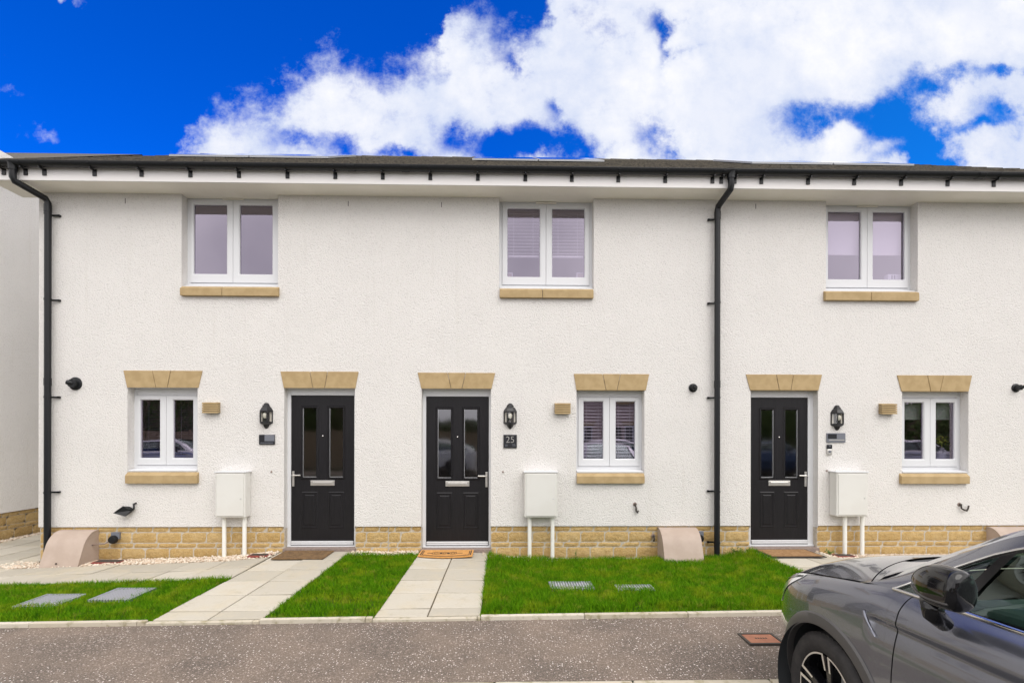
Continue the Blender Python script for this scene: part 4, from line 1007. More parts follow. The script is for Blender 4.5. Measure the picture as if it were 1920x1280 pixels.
# ---- condensate deflector on house 1 and small pipe ends on the others
p = at(241, 954); r = empty('plume_deflector', (p.x, 0, p.z), 0, 'black wedge shaped outlet hood low on the left wall', 'outlet hood')
b = MB(); pts_ = [(-.115, -.13, -.035), (.03, -.10, -.085), (.075, -.05, -.01), (-.01, -.09, .055)]; q = [(-.06, -.02, -.02), (.03, -.01, -.055), (.09, -.01, .0), (.02, -.01, .04)]
b.add(pts_ + q, [(0, 1, 2, 3), (0, 1, 5, 4), (1, 2, 6, 5), (2, 3, 7, 6), (3, 0, 4, 7)]); b.build('hood', M['gutter'], r, bevel=.004)
b = MB(); b.tube([(.05, -.06, .0), (.10, -.04, .01), (.095, -.035, .075), (.10, 0, .08)], .013, 10); b.build('outlet_pipe', M['gutter'], r, smooth=True)
def stub(px, py, pts_, label):
    p = at(px, py); r = empty('overflow_pipe', (p.x, 0, p.z), 0, label, 'pipe'); b = MB(); b.tube([(a, -.03 - abs(c_) * .0, c_) for a, c_ in pts_], .011, 8); b.tube([(pts_[0][0], 0, pts_[0][1]), (pts_[0][0], -.035, pts_[0][1])], .014, 10); b.build('pipe', M['iron'], r, smooth=True)
    b = MB(); b.lathe([(.0, -.008), (.026, -.006), (.028, 0)], (pts_[0][0], 0, pts_[0][1]), 'y', 14); b.build('collar', M['step'], r)
stub(1192, 953, [(-.012, .06), (-.004, .02), (.0, -.04), (.018, -.06), (.026, -.02)], 'short bent brown pipe end low on the middle wall')
stub(1805, 952, [(-.05, .05), (-.045, .0), (-.01, -.02), (.03, -.035), (.05, .0), (.058, .04)], 'short forked dark pipe end low on the right hand wall')
stub(1225, 1008, [(.0, .03), (.006, -.01), (-.004, -.04)], 'small dark pipe end in the stone plinth left of the middle gas meter cover')
for px, py in ((509, 884), (943, 884), (1550, 882)):
    p = at(px, py); b = MB(); b.lathe([(0, -.012), (.012, -.010), (.014, 0)], (p.x, 0, p.z), 'y', 10); o = b.build('wall_plug', M['step']); 
    tag(o, {509: 'tiny round plug in the wall above the first meter box', 943: 'tiny round plug in the wall left of the middle meter box', 1550: 'tiny round plug in the wall left of the third meter box'}[px], 'plug', 'round plugs in the wall')

# ---- semi-concealed gas meter covers
def gasbox(x0, x1, zt, zb, yf, label, reg_px, pipe=True):
    r = empty('gas_meter_cover', ((x0 + x1) / 2, 0, 0), 0, label, 'gas meter cover', 'pinkish gas meter covers against the plinth'); w = (x1 - x0) / 2
    n = 18; prof = []
    for i in range(n + 1):
        q_ = (i / n) ** 1.35; k_ = min(q_ / .40, 1); prof.append((yf * (.10 + .42 * math.sqrt(max(0, 1 - (1 - k_) ** 2)) + .48 * q_), zt + (zb - zt) * q_))
    prof = [(.02, zt)] + prof
    b = MB(); P = [[(xx, y, z) for (y, z) in prof] for xx in np.linspace(-w, w, 8)]
    for i in range(8): pass
    b.grid(P)
    for sx in (-w, w):
        ys = prof; b.add([(sx * .985, y, z - .004) for y, z in ys] + [(sx * .985, .02, zb)], [tuple(range(len(ys) + 1))])
    # rim that overhangs the cheeks
    for sx in (-w, w):
        for i in range(len(prof) - 1):
            (y0, z0), (y1, z1) = prof[i], prof[i + 1]; b.quad((sx, y0, z0), (sx, y1, z1), (sx, y1 + .02, z1 - .008), (sx, y0 + .02, z0 - .02))
    b.build('shell', M['gasbox'], r, smooth=35, merge=True)
    b = MB(); b.lathe([(0, yf - .004), (.009, yf - .003), (.010, yf + .01)], (-w * .12, 0, zb + .055), 'y', 10); b.build('lock', M['iron'], r)
    b = MB(); b.box(-w * .97, w * .97, yf + .012, .02, zb - .05, zb + .004); b.build('underside', M['iron'], r)
    p = at(*reg_px); g = empty('gas_regulator', (p.x, 0, p.z), 0, label.replace('gas meter cover', 'gas regulator').replace('pinkish moulded', 'round black').replace('with curved front ', ''), 'gas regulator', 'black gas regulators on the plinth')
    b = MB(); b.lathe([(0, -.075), (.045, -.07), (.056, -.05), (.056, -.02)], (0, 0, 0), 'y', 22); b.build('dial_housing', M['gutter'], g, smooth=40)
    b = MB(); b.box(-.045, .065, -.018, .02, .0, .095); b.build('backing_plate', M['plategrey'], g, bevel=.004)
    if pipe:
        b = MB(); xx = (x0 + x1) / 2 + w - p.x; b.tube([(-.05, -.05, -.02), (-.09, -.06, -.05), (xx - .02, -.10, -.06)], .008, 8); b.build('gas_pipe', M['step'], g, smooth=True)
gasbox(-5.965, -5.475, .275, -.155, -.335, 'pinkish moulded gas meter cover with curved front by the left downpipe', (216, 1010))
gasbox(ax(1233, 990), ax(1303.5, 990), .292, -.15, -.335, 'pinkish moulded gas meter cover with curved front left of the middle downpipe', (1310, 1008), False)
gasbox(ax(1851, 990), ax(1921, 990), .292, -.15, -.335, 'pinkish moulded gas meter cover with curved front at the right, behind the car', (1935, 1008), False)

# ---- reddish gully lids in the pebbles
for px, py, x_, y_, lab in [(205, 1052, .36, .16, 'dark red plastic gully lid beside the left gas meter cover'), (487, 1040, .26, .14, 'dark red plastic gully lid under the first meter box'), (930, 1043, .20, .12, 'brown gully lid at the lawn edge right of the middle door'), (1583, 1041, .26, .15, 'dark red plastic gully lid under the third meter box')]:
    z0 = -.09
    for _ in range(6):
        rr_ = fw + rt2 * ((px - CX) / FPX) - up2 * ((py - HOR) / FPX); P = CAM + rr_ * ((z0 - CAM.z) / rr_.z); z0 = gz(P.x, min(P.y, -.10)) + .012
    r = empty('gully_lid', (P.x, min(P.y, -.10), z0), 0, lab, 'drain lid', 'red gully lids along the wall')
    b = MB(); b.box(-x_ / 2, x_ / 2, -y_ / 2, y_ / 2, -.02, .006); b.build('rim', M['redplastic'], r, bevel=.004)
    b = MB(); b.box(-x_ / 2 + .025, x_ / 2 - .025, -y_ / 2 + .02, y_ / 2 - .02, .004, .009); b.build('lid', M['iron'], r)

# ---- door mats
def mat_on(px0, px1, y0, y1, name, label):
    x0, x1 = px0, px1; r = empty(name, ((x0 + x1) / 2, (y0 + y1) / 2, gz((x0 + x1) / 2, (y0 + y1) / 2) + .008), 0, label, 'doormat', 'doormats at the front doors'); return r, (x1 - x0) / 2, (y1 - y0) / 2
def mslope(r):
    x, y = r.location.x, r.location.y; r.rotation_euler = (math.atan2(gz(x, y + .15) - gz(x, y - .15), .3), 0, 0)
r, w, h = mat_on(-2.93, -2.27, -.50, -.06, 'doormat', 'plain brown doormat at the first front door'); b = MB(); b.box(-w, w, -h, h, 0, .014); b.build('pile', M['coir_brown'], r, bevel=.005); mslope(r)
r, w, h = mat_on(-1.09, -.38, -.47, -.055, 'doormat', 'orange coir doormat with black scroll pattern and bowed edge at the middle door'); mslope(r)
def bow(s, e=0): return [(-w * s, h - .0 - e), (-w * s, -h * .62 + e)] + [(-w * s + 2 * w * s * t_, -h * .62 + e - h * .38 * math.sin(math.pi * t_)) for t_ in np.linspace(0, 1, 18)[1:-1]] + [(w * s, -h * .62 + e), (w * s, h - e)]
b = MB(); b.prism(bow(1.0), 0, .014, 'z'); b.build('pile', M['coir_orange'], r)
b = MB()
def strip(pl, wd, z=.0155):
    for i in range(len(pl) - 1):
        a_, c_ = Vector((*pl[i], 0)), Vector((*pl[i + 1], 0)); n_ = (c_ - a_).normalized().cross(Vector((0, 0, 1))) * wd / 2
        b.add([(a_.x + n_.x, a_.y + n_.y, z), (c_.x + n_.x, c_.y + n_.y, z), (c_.x - n_.x, c_.y - n_.y, z), (a_.x - n_.x, a_.y - n_.y, z), (a_.x + n_.x, a_.y + n_.y, z - .004), (c_.x + n_.x, c_.y + n_.y, z - .004), (c_.x - n_.x, c_.y - n_.y, z - .004), (a_.x - n_.x, a_.y - n_.y, z - .004)], [(0, 1, 2, 3), (0, 4, 5, 1), (2, 6, 7, 3)])
strip(bow(.92, .035), .014); strip(bow(.86, .065), .010)
for cx0, rx_, ry_ in ((-.13, .055, .07), (-.02, .04, .06), (.09, .05, .065)):
    strip([(cx0 + rx_ * math.cos(t_), .01 + ry_ * math.sin(t_)) for t_ in np.linspace(0, 2 * math.pi, 17)], .010)
    strip([(cx0 + rx_ * .5 * math.cos(t_), .01 + ry_ * .5 * math.sin(t_)) for t_ in np.linspace(.5, 2 * math.pi, 12)], .009)
strip([(-.19, .01), (-.25, .01)], .022); strip([(.15, .01), (.22, .01)], .018)
strip([(.03, -.05), (.03, .06)], .012); strip([(-.065, -.05), (-.065, .06)], .012)
b.build('pattern', M['mat_black'], r)
r, w, h = mat_on(3.47, 4.20, -.53, -.055, 'doormat', 'tan coir doormat with black rubber border at the third front door'); mslope(r)
b = MB(); b.box(-w, w, -h, h, 0, .010); b.build('rubber_border', M['mat_black'], r, bevel=.004)
b = MB(); b.box(-w + .035, w - .035, -h + .035, h - .035, .008, .016); b.build('pile', M['coir_tan'], r)

# ---- weeds by the third door and plants
def plant(x, y, z, n, hgt, label, name='weed', spread=.06, leaf=.03, mats=None):
    r = empty(name, (x, y, z), 0, label, 'weed' if name == 'weed' else 'plant'); st = MB(); lf = MB()
    for i in range(n):
        a = random.uniform(0, 6.28); t = Vector((math.cos(a) * spread * random.uniform(.3, 1), math.sin(a) * spread * random.uniform(.2, .6), hgt * random.uniform(.5, 1)))
        st.tube([(0, 0, 0), t * .5 + Vector((0, 0, .01)), t], .0015, 4)
        for j in range(5):
            c_ = t * random.uniform(.35, 1); d_ = Vector((random.uniform(-1, 1), random.uniform(-1, 1), random.uniform(-.2, .8))).normalized(); s_ = d_.cross(Vector((0, 0, 1))).normalized() * leaf * .3
            lf.add([c_, c_ + d_ * leaf * .5 + s_, c_ + d_ * leaf, c_ + d_ * leaf * .5 - s_], [(0, 1, 2, 3)])
    st.build('stem', M['leafdark'], r); lf.build('leaves', mats or M['leafdark'], r, recalc=False); return r
plant(3.22, -.12, -.07, 14, .10, 'small leafy weed growing at the wall left of the third doorstep', spread=.10)
plant(4.48, -.14, -.08, 12, .09, 'small weed growing in the pebbles right of the third doorstep', spread=.09)
plant(1.02, -.06, -.12, 5, .13, 'thin weed stalk against the plinth of the middle house', spread=.03, leaf=.02)

# things on window boards
def frame_thing(x, y, z, w, h, label):
    r = empty('picture_frame', (x, y, z), 0, label, 'picture frame', 'frames on the window board of the middle bedroom'); b = MB(); b.box(-w, w, -.006, .006, 0, .012); b.box(-w, w, -.006, .006, h - .012, h); b.box(-w, -w + .012, -.006, .006, .012, h - .012); b.box(w - .012, w, -.006, .006, .012, h - .012); b.build('border', M['upvc'], r)
    b = MB(); b.box(-w + .012, w - .012, -.003, .003, .012, h - .012); b.build('print', M['gasbox'], r)
zb2 = az(980, 521, .2)
frame_thing(ax(954, 515, .26), .26, zb2 - .03, .055, .12, 'small white picture frame at the left of the middle upstairs window')
frame_thing(ax(1088, 515, .26), .26, zb2 - .03, .055, .13, 'small white picture frame at the right of the middle upstairs window')
p = at(1676, 525, .28); r = empty('white_box', (p.x, .28, p.z - .02), 0, 'small white box with grey slots on the right hand upstairs window board', 'box'); b = MB(); b.box(-.12, .11, -.04, .04, 0, .095); b.build('case', M['upvc'], r, bevel=.01); b = MB(); b.box(-.07, -.05, -.043, -.038, .02, .075); b.box(-.035, -.015, -.043, -.038, .02, .075); b.build('slots', M['plategrey'], r)
p = at(1768, 858, .32); r = empty('vase', (p.x, .34, p.z - .03), 0, 'pale vase of yellow green flowers inside the right hand ground floor window', 'vase'); b = MB(); b.lathe([(0, 0), (.045, .0), (.06, .05), (.05, .12), (.03, .16), (.04, .18)], (0, 0, 0), 'z', 16); b.build('pot', M['upvc'], r, smooth=True)
b = MB()
for i in range(80):
    a, e = random.uniform(0, 6.28), random.uniform(-.4, 1.4); rr_ = random.uniform(.03, .10); c_ = Vector((math.cos(a) * math.cos(e) * rr_, math.sin(a) * math.cos(e) * rr_, .26 + math.sin(e) * rr_)); d_ = Vector((random.uniform(-1, 1), random.uniform(-1, 1), random.uniform(-1, 1))).normalized() * .022; s_ = d_.orthogonal().normalized() * .014
    b.add([c_ - d_, c_ + s_, c_ + d_, c_ - s_], [(0, 1, 2, 3)])
b.tube([(0, 0, .15), (0, 0, .27)], .008, 6); b.build('blooms', M['yellowflower'], r, recalc=False)
for zz, yy, xa, xb in ((zb2 - .035, .2, o_u2[0], o_u2[1]), (az(1640, 526, .2) - .035, .2, o_u3[0], o_u3[1]), (az(1760, 860, .2) - .035, .2, o_l3[0], o_l3[1])):
    pass
# inner window boards belong to their windows
for fo, op, zz in ((w2u, o_u2, zb2 - .04), (w3u, o_u3, az(1640, 526, .28) - .03), (w3l, o_l3, az(1768, 858, .34) - .04), (w1u, o_u1, az(440, 516, .2) - .04), (w1l, o_l1, az(315, 859, .2) - .04), (w2l, o_l2, az(1141, 860, .2) - .04)):
    b = MB(); b.box(op[0] + .002, op[1] - .002, REV + .071, .46, zz - .02, zz); b.build('window_board', M['upvc'], fo)

# ------------------------------------------------------------------ neighbour beyond the gap on the left
NX = -8.2
r = empty('neighbouring_house', (0, 0, 0), 0, 'neighbouring white roughcast house seen past the left end of the terrace', 'house')
b = MB(); b.quad((NX, 0, .27), (NX, 9, .27), (NX, 9, 6.2), (NX, 0, 6.2)); b.quad((NX, 0, .27), (-15, 0, .27), (-15, 0, 4.85), (NX, 0, 4.85)); b.add([(NX, 0, 4.85), (NX, 4.25, 7.7), (NX, 9, 4.85)], [(0, 1, 2)]) if False else None
b.quad((NX, .28, .27), (NX, 9, .27), (NX, 9, .272), (NX, .28, .272)); b.quad((NX, 0, .27), (NX - .05, 0, .27), (NX - .05, 9, .27), (NX, 9, .27))
b.build('wall', M['cast2'], r, recalc=False)
b = MB(); b.quad((NX - .02, 0, -.3), (NX - .02, 9, -.3), (NX - .02, 9, .28), (NX - .02, 0, .28)); b.quad((NX - .02, .02, -.3), (-15, .02, -.3), (-15, .02, .28), (NX - .02, .02, .28)); po = b.build('plinth', M['mortar'], r, recalc=False)
b = MB()
for ci, (za, zb) in enumerate([(.205, .268), (.06, .198), (-.01, .053), (-.17, -.017)]):
    y = -.1 * ci
    while y < 8.5:
        w_ = .335 if ci % 2 else .30; y0, y1 = max(y, 0) + .004, y + w_ - .004
        if y1 > .05:
            P = [[(NX - .02 + (.0 if i in (0, 6) or j in (0, 4) else .006 + .006 * noise.noise(Vector((yy * 18, zz * 22, 9)))), yy, zz) for j, zz in enumerate(np.linspace(za, zb, 5))] for i, yy in enumerate(np.linspace(y0, y1, 7))]
            b.grid(P)
        y += w_
b.build('stone_facing', M['plinth'], po, smooth=50, recalc=False)
b = MB(); b.box(NX + .012, NX + .016, 1.48, 1.49, .3, 6.1)
b = MB(); b.add([(NX + .3, -.4, 5.0), (-15, -.4, 5.0), (-15, 4.25, 7.7), (NX + .3, 4.25, 7.7), (-15, 9, 5.0), (NX + .3, 9, 5.0)], [(0, 1, 2, 3), (3, 2, 4, 5)]); b.build('roof', M['tile'], r, recalc=False)
b = MB(); b.add([(NX, 0, 6.2), (NX, 9, 6.2), (NX, 4.5, 8.2)], [(0, 1, 2)]); 

# ------------------------------------------------------------------ the car (local frame: +x forward, +y its left side, z up, origin under the front axle)
def paint(name, col, metal=.8, rough=.27):
    k = Mt(name, col, rough, metal=metal, coat=1.0); fl = k.noise(900, 2, .5)
    k.color(k.mix(k.math('MULTIPLY', k.ramp(fl, .45, .7), .35), col, tuple(min(1, c * 1.7) for c in col)))
    k.b.inputs['Coat Roughness'].default_value = .05
    return k.m
M['paint'] = paint('grey_metallic_paint', (.165, .172, .205))
M['paint_pale'] = paint('white_paint', (.72, .72, .74), 0, .4)
M['paint_blue'] = paint('blue_paint', (.03, .06, .14))
M['paint_silver'] = paint('silver_paint', (.45, .46, .48))
M['trim'] = Mt('arch_trim', (.070, .066, .064), .45, spec=.5).m
M['gloss_black'] = Mt('gloss_black', (.006, .006, .007), .10, spec=.45).m
M['tyre'] = mottled('tyre_rubber', (.022, .020, .020), (.034, .031, .030), 18, .75, .25, 90)
M['dark_in'] = Mt('dark_interior', (.025, .028, .03), .7).m
M['dash'] = Mt('dashboard', (.10, .12, .12), .6).m
M['lens'] = Mt('lamp_lens', (.74, .75, .75), .12, metal=.1, coat=1.0).m
M['taillens'] = Mt('tail_lens', (.30, .01, .01), .1, coat=1.0).m
M['machined'] = Mt('machined_alloy', (.80, .78, .72), .28, metal=.7).m

Ymax = pch([.845, .84, .825, .79, .74, .65, .55, .43, .30, .15, 0, -.3, -.9, -2.2, -2.8, -3.2, -3.42, -3.54, -3.60, -3.62], [.0, .20, .34, .48, .565, .655, .715, .785, .848, .890, .912, .92, .922, .922, .91, .87, .77, .56, .30, .0])
zbelt = pch([.845, .78, .60, .45, .2, 0, -.27, -.43, -1.0, -2.0, -3.0, -3.4, -3.62], [.66, .72, .80, .855, .922, .96, 1.004, 1.022, 1.035, 1.06, 1.08, 1.06, 1.0])
offT = pch([.18, .20, .24, .32, .45, .60, .75, .84, .90, .95, .985, 1.005, 1.02], [.16, .13, .07, .035, .01, 0, .004, .012, .020, .034, .058, .080, .105])
def YS(x, z):
    zb = zbelt(x); zn = .2 + (z - .2) * (1.02 - .2) / (zb - .2)
    o = offT(zn)
    # long hollow under the shoulder crease, starting at the vent behind the arch
    if x < -.37 and x > -3.0:
        e = min(1, (-.37 - x) / .05) * min(1, (x + 3.0) / .5); zc = .905 + .012 * min(1, (-.37 - x) / .8)
        dzc = zc - z
        if 0 < dzc < .2: o += .026 * e * math.exp(-dzc / .07) * (lambda q: q * q * (3 - 2 * q))(min(1, dzc / .035))
    # lower door crease
    if x < -.5 and x > -2.6:
        o += .010 * math.exp(-((z - .52) / .05) ** 2)
    return max(Ymax(x) - o, 0.0)
WR = .34; WX = (-.095, -2.68); AR = .385; ZA = .345
def zlow(x):
    z0 = .215 + (.05 if x > .4 else 0) * min(1, (x - .4) / .3) if x > .4 else .215
    for wx in WX:
        d = abs(x - wx)
        if d < AR: return max(z0, ZA + math.sqrt(max(AR * AR - d * d, 0)))
    return z0
def side_stations(xa, xb, step=.03):
    xs = set(np.round(np.arange(xb, xa + 1e-6, step), 5)) | {xa, xb}
    for wx in WX:
        for a_ in np.linspace(0, math.pi, 41):
            q = wx + AR * math.cos(a_)
            if xb < q < xa: xs.add(round(q, 5))
        for q in (wx + AR + .0005, wx - AR - .0005):
            if xb < q < xa: xs.add(q)
    xs = sorted(xs, reverse=True); out = [xs[0]]
    for q in xs[1:]:
        if out[-1] - q > .0004: out.append(q)
    return out
VZ = np.linspace(0, 1, 72)
def side_panel(name, xa, xb, parent, mat, gapa=0, gapb=0, inward=True):
    for s in (1, -1):
        b = MB()
        for sub in split_range(xa - gapa, xb + gapb):
            xs = side_stations(*sub); P = []
            for x in xs:
                zl = zlow(x); zh = zbelt(x) - (.004 if x > -.28 else 0)
                P.append([(x, s * YS(x, zl + (zh - zl) * t), zl + (zh - zl) * t) for t in VZ])
            b.grid(P, flip=(s < 0))
        b.build(name, mat, parent, smooth=60, recalc=False, merge=True)
def split_range(xa, xb):
    cuts = [c for wx in WX for c in (wx + AR, wx - AR) if xb < c < xa]
    cuts = sorted(cuts, reverse=True); r = []; a = xa
    for c in cuts: r.append((a, c + .0002)); a = c - .0002
    r.append((a, xb)); return r
# rail curve and side glass
railY = pch([-.27, -.40, -.60, -.78, -1.1, -1.5, -2.1, -2.7, -3.1, -3.42], [.775, .70, .645, .615, .585, .575, .575, .58, .60, .66])
railZ = pch([-.27, -.40, -.60, -.78, -1.1, -1.5, -2.1, -2.7, -3.1, -3.42], [1.006, 1.095, 1.225, 1.328, 1.43, 1.475, 1.47, 1.40, 1.28, 1.09])
gw = pch([-.43, -.50, -.61, -.82, -1.1, -1.5, -2.3, -2.8, -3.05, -3.15], [.0, .34, .62, .80, .86, .875, .875, .78, .45, .0])
def SP(x, w):      # side surface between belt and rail
    yb, zb = YS(x, zbelt(x)), zbelt(x); yr, zr = railY(x), railZ(x); bul = .022 * math.sin(math.pi * w)
    return (x, yb + (yr - yb) * w + bul, zb + (zr - zb) * w)

def build_car(label):
    root = empty('parked_car', (0, 0, 0), 0, label, 'car')
    pm = M['paint']
    # body sides
    side_panel('front_wing', .8449, -.533, root, pm)
    side_panel('front_door', -.539, -1.62, root, pm)
    side_panel('rear_door', -1.626, -2.34, root, pm)
    side_panel('rear_quarter', -2.346, -3.6199, root, pm)
    # dark liner just inside (shows in the shut lines and arches)
    b = MB()
    for s in (1, -1):
        for sub in split_range(.80, -3.56):
            P = []
            for x in side_stations(*sub, step=.08):
                zl, zh = zlow(x) + .01, zbelt(x) - .01
                P.append([(x, s * max(YS(x, zl + (zh - zl) * t) - .018, 0), zl + (zh - zl) * t) for t in np.linspace(0, 1, 12)])
            b.grid(P, flip=(s < 0))
    b.box(-3.3, .35, -.74, .74, .23, .25)
    for wx in WX:
        for s in (1, -1): b.lathe([(AR + .003, s * .905), (AR - .0, s * .60), (.30, s * .59), (0, s * .59)], (wx, 0, ZA), 'y', 40, a0=-.35, a1=math.pi + .35)
    b.build('inner_liner', M['dark_in'], root, smooth=40, recalc=False)
    # bonnet
    def bonnet(s_, t):
        xr = .10 - .385 * t * t; xf = .80 - .24 * abs(t) ** 2.2; x = xr + (xf - xr) * s_
        yb = YS(x, zbelt(x)) - .008; zb = zbelt(x) + .001
        zc = bonz(x); y = t * yb
        z = zc - (zc - zb) * abs(t) ** 2.6
        return (x, y, z)
    bc_ = np.polyfit([-.3, .0, .12, .36, .6, .75, .84], [1.075, 1.045, 1.025, .975, .90, .84, .79], 3); bonz = lambda x: float(np.polyval(bc_, x))
    b = MB(); P = [[bonnet(i / 36, j / 24) for j in range(-24, 25)] for i in range(37)]
    b.grid(P, flip=False); nose = [bonnet(1, j / 24) for j in range(-24, 25)]
    b.grid([nose, [(x + .012, y, z - .022) for x, y, z in nose]])
    b.build('bonnet', pm, root, smooth=45, recalc=False, merge=True)
    # nose closing panel with grille
    b = MB(); top = [(x + .010, y * .995, z - .020) for x, y, z in nose]; bot = []
    for x, y, z in nose:
        lo_, hi_ = .0, .84
        bx = .84
        for _ in range(30):
            bx -= .012
            if Ymax(bx) >= abs(y): break
        bot.append((max(bx, x), y * .97, min(z - .05, zbelt(bx) - .01)))
    b.grid([top, bot]); b.build('nose_panel', pm, root, smooth=40, recalc=False)
    g = MB(); g.box(.835, .86, -.42, .42, .42, .60)
    for i in range(7): g.box(.86, .868, -.40, .40, .44 + i * .022, .45 + i * .022)
    g.build('grille', M['gloss_black'], root)
    # cowl between bonnet and screen
    b = MB(); P = []
    for j in range(-20, 21):
        t = j / 20; x0, y0, z0 = bonnet(0, t); P.append([(x0 - .003, y0, z0 - .012), (x0 - .03, y0, z0 - .030), (x0 - .12, y0 * .98, z0 - .02)])
    b.grid(P[11:30]); cw_ = b; b = MB()
    for sg in (1, -1):
        Q = []
        for j in range(0, 15):
            t = .46 + .54 * j / 14; x0, y0, z0 = bonnet(0, t)
            xe = -.47 + .165 * ((t - .46) / .54) ** 1.5; fwd_ = .16 * max(0, min(1, (xe + 1.15) / .85)) ** 1.2; c_ = 1 - t ** 2.2
            x2, y2, z2 = xe + fwd_ * c_, railY(xe) * t, railZ(xe) + .055 * c_ * max(.12, 1 - max(0, xe + 1.15) / .75) + .012
            x1, y1, z1 = x0 - .007, y0, z0 - .001; row = []
            for i in range(10):
                q = i / 9; row.append((x1 + (x2 - x1) * q, sg * (y1 + (y2 - y1) * q), z1 + (z2 - z1) * q ** 1.35))
            Q.append(row)
        b.grid(Q, flip=(sg > 0)); b.build('scuttle_panel', pm, root, smooth=True, recalc=False); b = MB()
    b = cw_; b.build('cowl', M['gloss_black'], root, smooth=True, recalc=False)
    b = MB()
    for s, a_ in ((1, .1), (1, .75)):
        b.tube([(-.04 - .3 * abs(a_ - .1), a_ * .65, 1.055), (-.06, a_ * .3 - .1, 1.06), (-.03, a_ * .2 - .45, 1.05)], .007, 6)
    b.build('wiper', M['trim'], root)
    # windscreen, roof, rear window: cross arcs between the rails
    def arc(x, n=16):
        yr, zr = railY(x), railZ(x); out = []
        fwd = .16 * max(0, min(1, (x + 1.15) / .85)) ** 1.2; bk = .16 * max(0, min(1, (-2.75 - x) / .6))
        crown = .055 if x > -2.8 else .045
        for j in range(-n, n + 1):
            t = j / n; c_ = 1 - abs(t) ** 2.2
            out.append((x + (fwd - bk) * c_, yr * t, zr + crown * c_ * max(.12, 1 - max(0, x + 1.15) / .75)))
        return out
    b = MB(); b.grid([arc(x) for x in np.linspace(-.31, -1.10, 22)]); b.build('windscreen', M['carglass'], root, smooth=True, recalc=False)
    b = MB(); b.grid([arc(x) for x in np.linspace(-1.103, -2.80, 34)]); b.build('roof', pm, root, smooth=True, recalc=False)
    b = MB(); b.grid([arc(x) for x in np.linspace(-2.803, -3.36, 16)]); b.build('rear_window', M['carglass'], root, smooth=True, recalc=False)
    # tailgate deck
    b = MB(); P = [arc(-3.36)]
    for x in (-3.45, -3.55, -3.60): P.append([(x, max(Ymax(x) - .05, .0) * (j / 16), zbelt(x) + .012) for j in range(-16, 17)])
    b.grid(P); b.build('tailgate', pm, root, smooth=40, recalc=False)
    # pillars and cant rails
    b = MB()
    for s in (1, -1):
        P = []
        for x in list(np.linspace(-.272, -.43, 12)) + list(np.linspace(-.44, -3.15, 80)) + list(np.linspace(-3.17, -3.42, 8)):
            w0 = gw(x) + .012 if -3.15 < x < -.43 else 0
            P.append([(q[0], s * q[1], q[2]) for q in (SP(x, w0 + (1 - w0) * t) for t in np.linspace(0, 1, 8))])
        b.grid(P, flip=(s < 0))
        # rounded shoulder turning onto the screen / roof
        P = []
        for x in np.linspace(-.272, -3.42, 90):
            q = SP(x, 1.0); kk = 0; inn = (.10 if x > -1.1 else .03) + .25 * kk; fx = (.055 if x > -1.1 else 0) + .195 * kk
            P.append([(q[0] + fx * t_ ** 1.3, s * (q[1] - inn * t_), q[2] + (.016 + .042 * kk) * t_ ** .75) for t_ in [j_ / 8 for j_ in range(9)]]); continue
            inn = (.10 + .16 * max(0, min(1, (x + .75) / .4))) if x > -1.1 else .03; fx = .055 if -1.1 < x else 0
            P.append([(q[0], s * q[1], q[2]), (q[0] + fx * .35, s * (q[1] - inn * .38), q[2] + .016), (q[0] + fx, s * (q[1] - inn), q[2] + .014)])
        b.grid(P, flip=(s < 0))
    b.build('pillars', pm, root, smooth=50, recalc=False, merge=True)
    # side glass
    for nm, xa, xb in (('quarter_glass', -.435, -.745), ('front_window', -.775, -1.60), ('rear_side_window', -1.66, -3.14)):
        for s in (1, -1):
            b = MB(); P = []
            for x in np.linspace(xa, xb, 26):
                P.append([(q[0], s * (q[1] - .006), q[2]) for q in (SP(x, gw(x) * t) for t in np.linspace(0.0, 1, 8))])
            b.grid(P, flip=(s < 0)); b.build(nm, M['carglass'], root, smooth=True, recalc=False)
    b = MB()
    for s in (1, -1):
        for xa, xb, rk in ((-.735, -.785, .085), (-1.59, -1.67, .03)):
            P = []
            for x in (xa, xb):
                P.append([(q[0], s * (q[1] + .002), q[2]) for q in (SP(x + rk * (.5 - t), gw(x + rk * (.5 - t)) * t) for t in np.linspace(0, 1, 10))])
            b.grid(P, flip=(s < 0))
        # black reveal along the glass
        for (w0, w1) in ((0, .05), (.95, 1.0)):
            P = []
            for x in np.linspace(-.47, -3.1, 60): P.append([(q[0], s * (q[1] + .0015), q[2]) for q in (SP(x, gw(x) * w0), SP(x, gw(x) * w1))])
            b.grid(P, flip=(s < 0))
    b.build('window_pillar', M['gloss_black'], root, smooth=True, recalc=False)
    b = MB()
    for s in (1, -1):
        xs = [-.432, -.45, -.48, -.52, -.56, -.61, -.68] + list(np.linspace(-.75, -3.14, 40))
        up_ = [(q[0], s * (q[1] + .006), q[2]) for q in (SP(x, gw(x) + .006) for x in xs)]
        lo_ = [(q[0], s * (q[1] + .007), q[2] + .002) for q in (SP(x, 0) for x in xs)]
        for pl in (up_, lo_):
            P = []
            for i, p_ in enumerate(pl): P.append([(p_[0], p_[1] - s * .004, p_[2] - .007), (p_[0], p_[1] + s * .003, p_[2] - .004), (p_[0], p_[1] + s * .003, p_[2] + .005), (p_[0], p_[1] - s * .004, p_[2] + .008)])
            b.grid(P, flip=(s < 0))
    b.build('chrome_strip', M['chrome'], root, smooth=True, recalc=False)
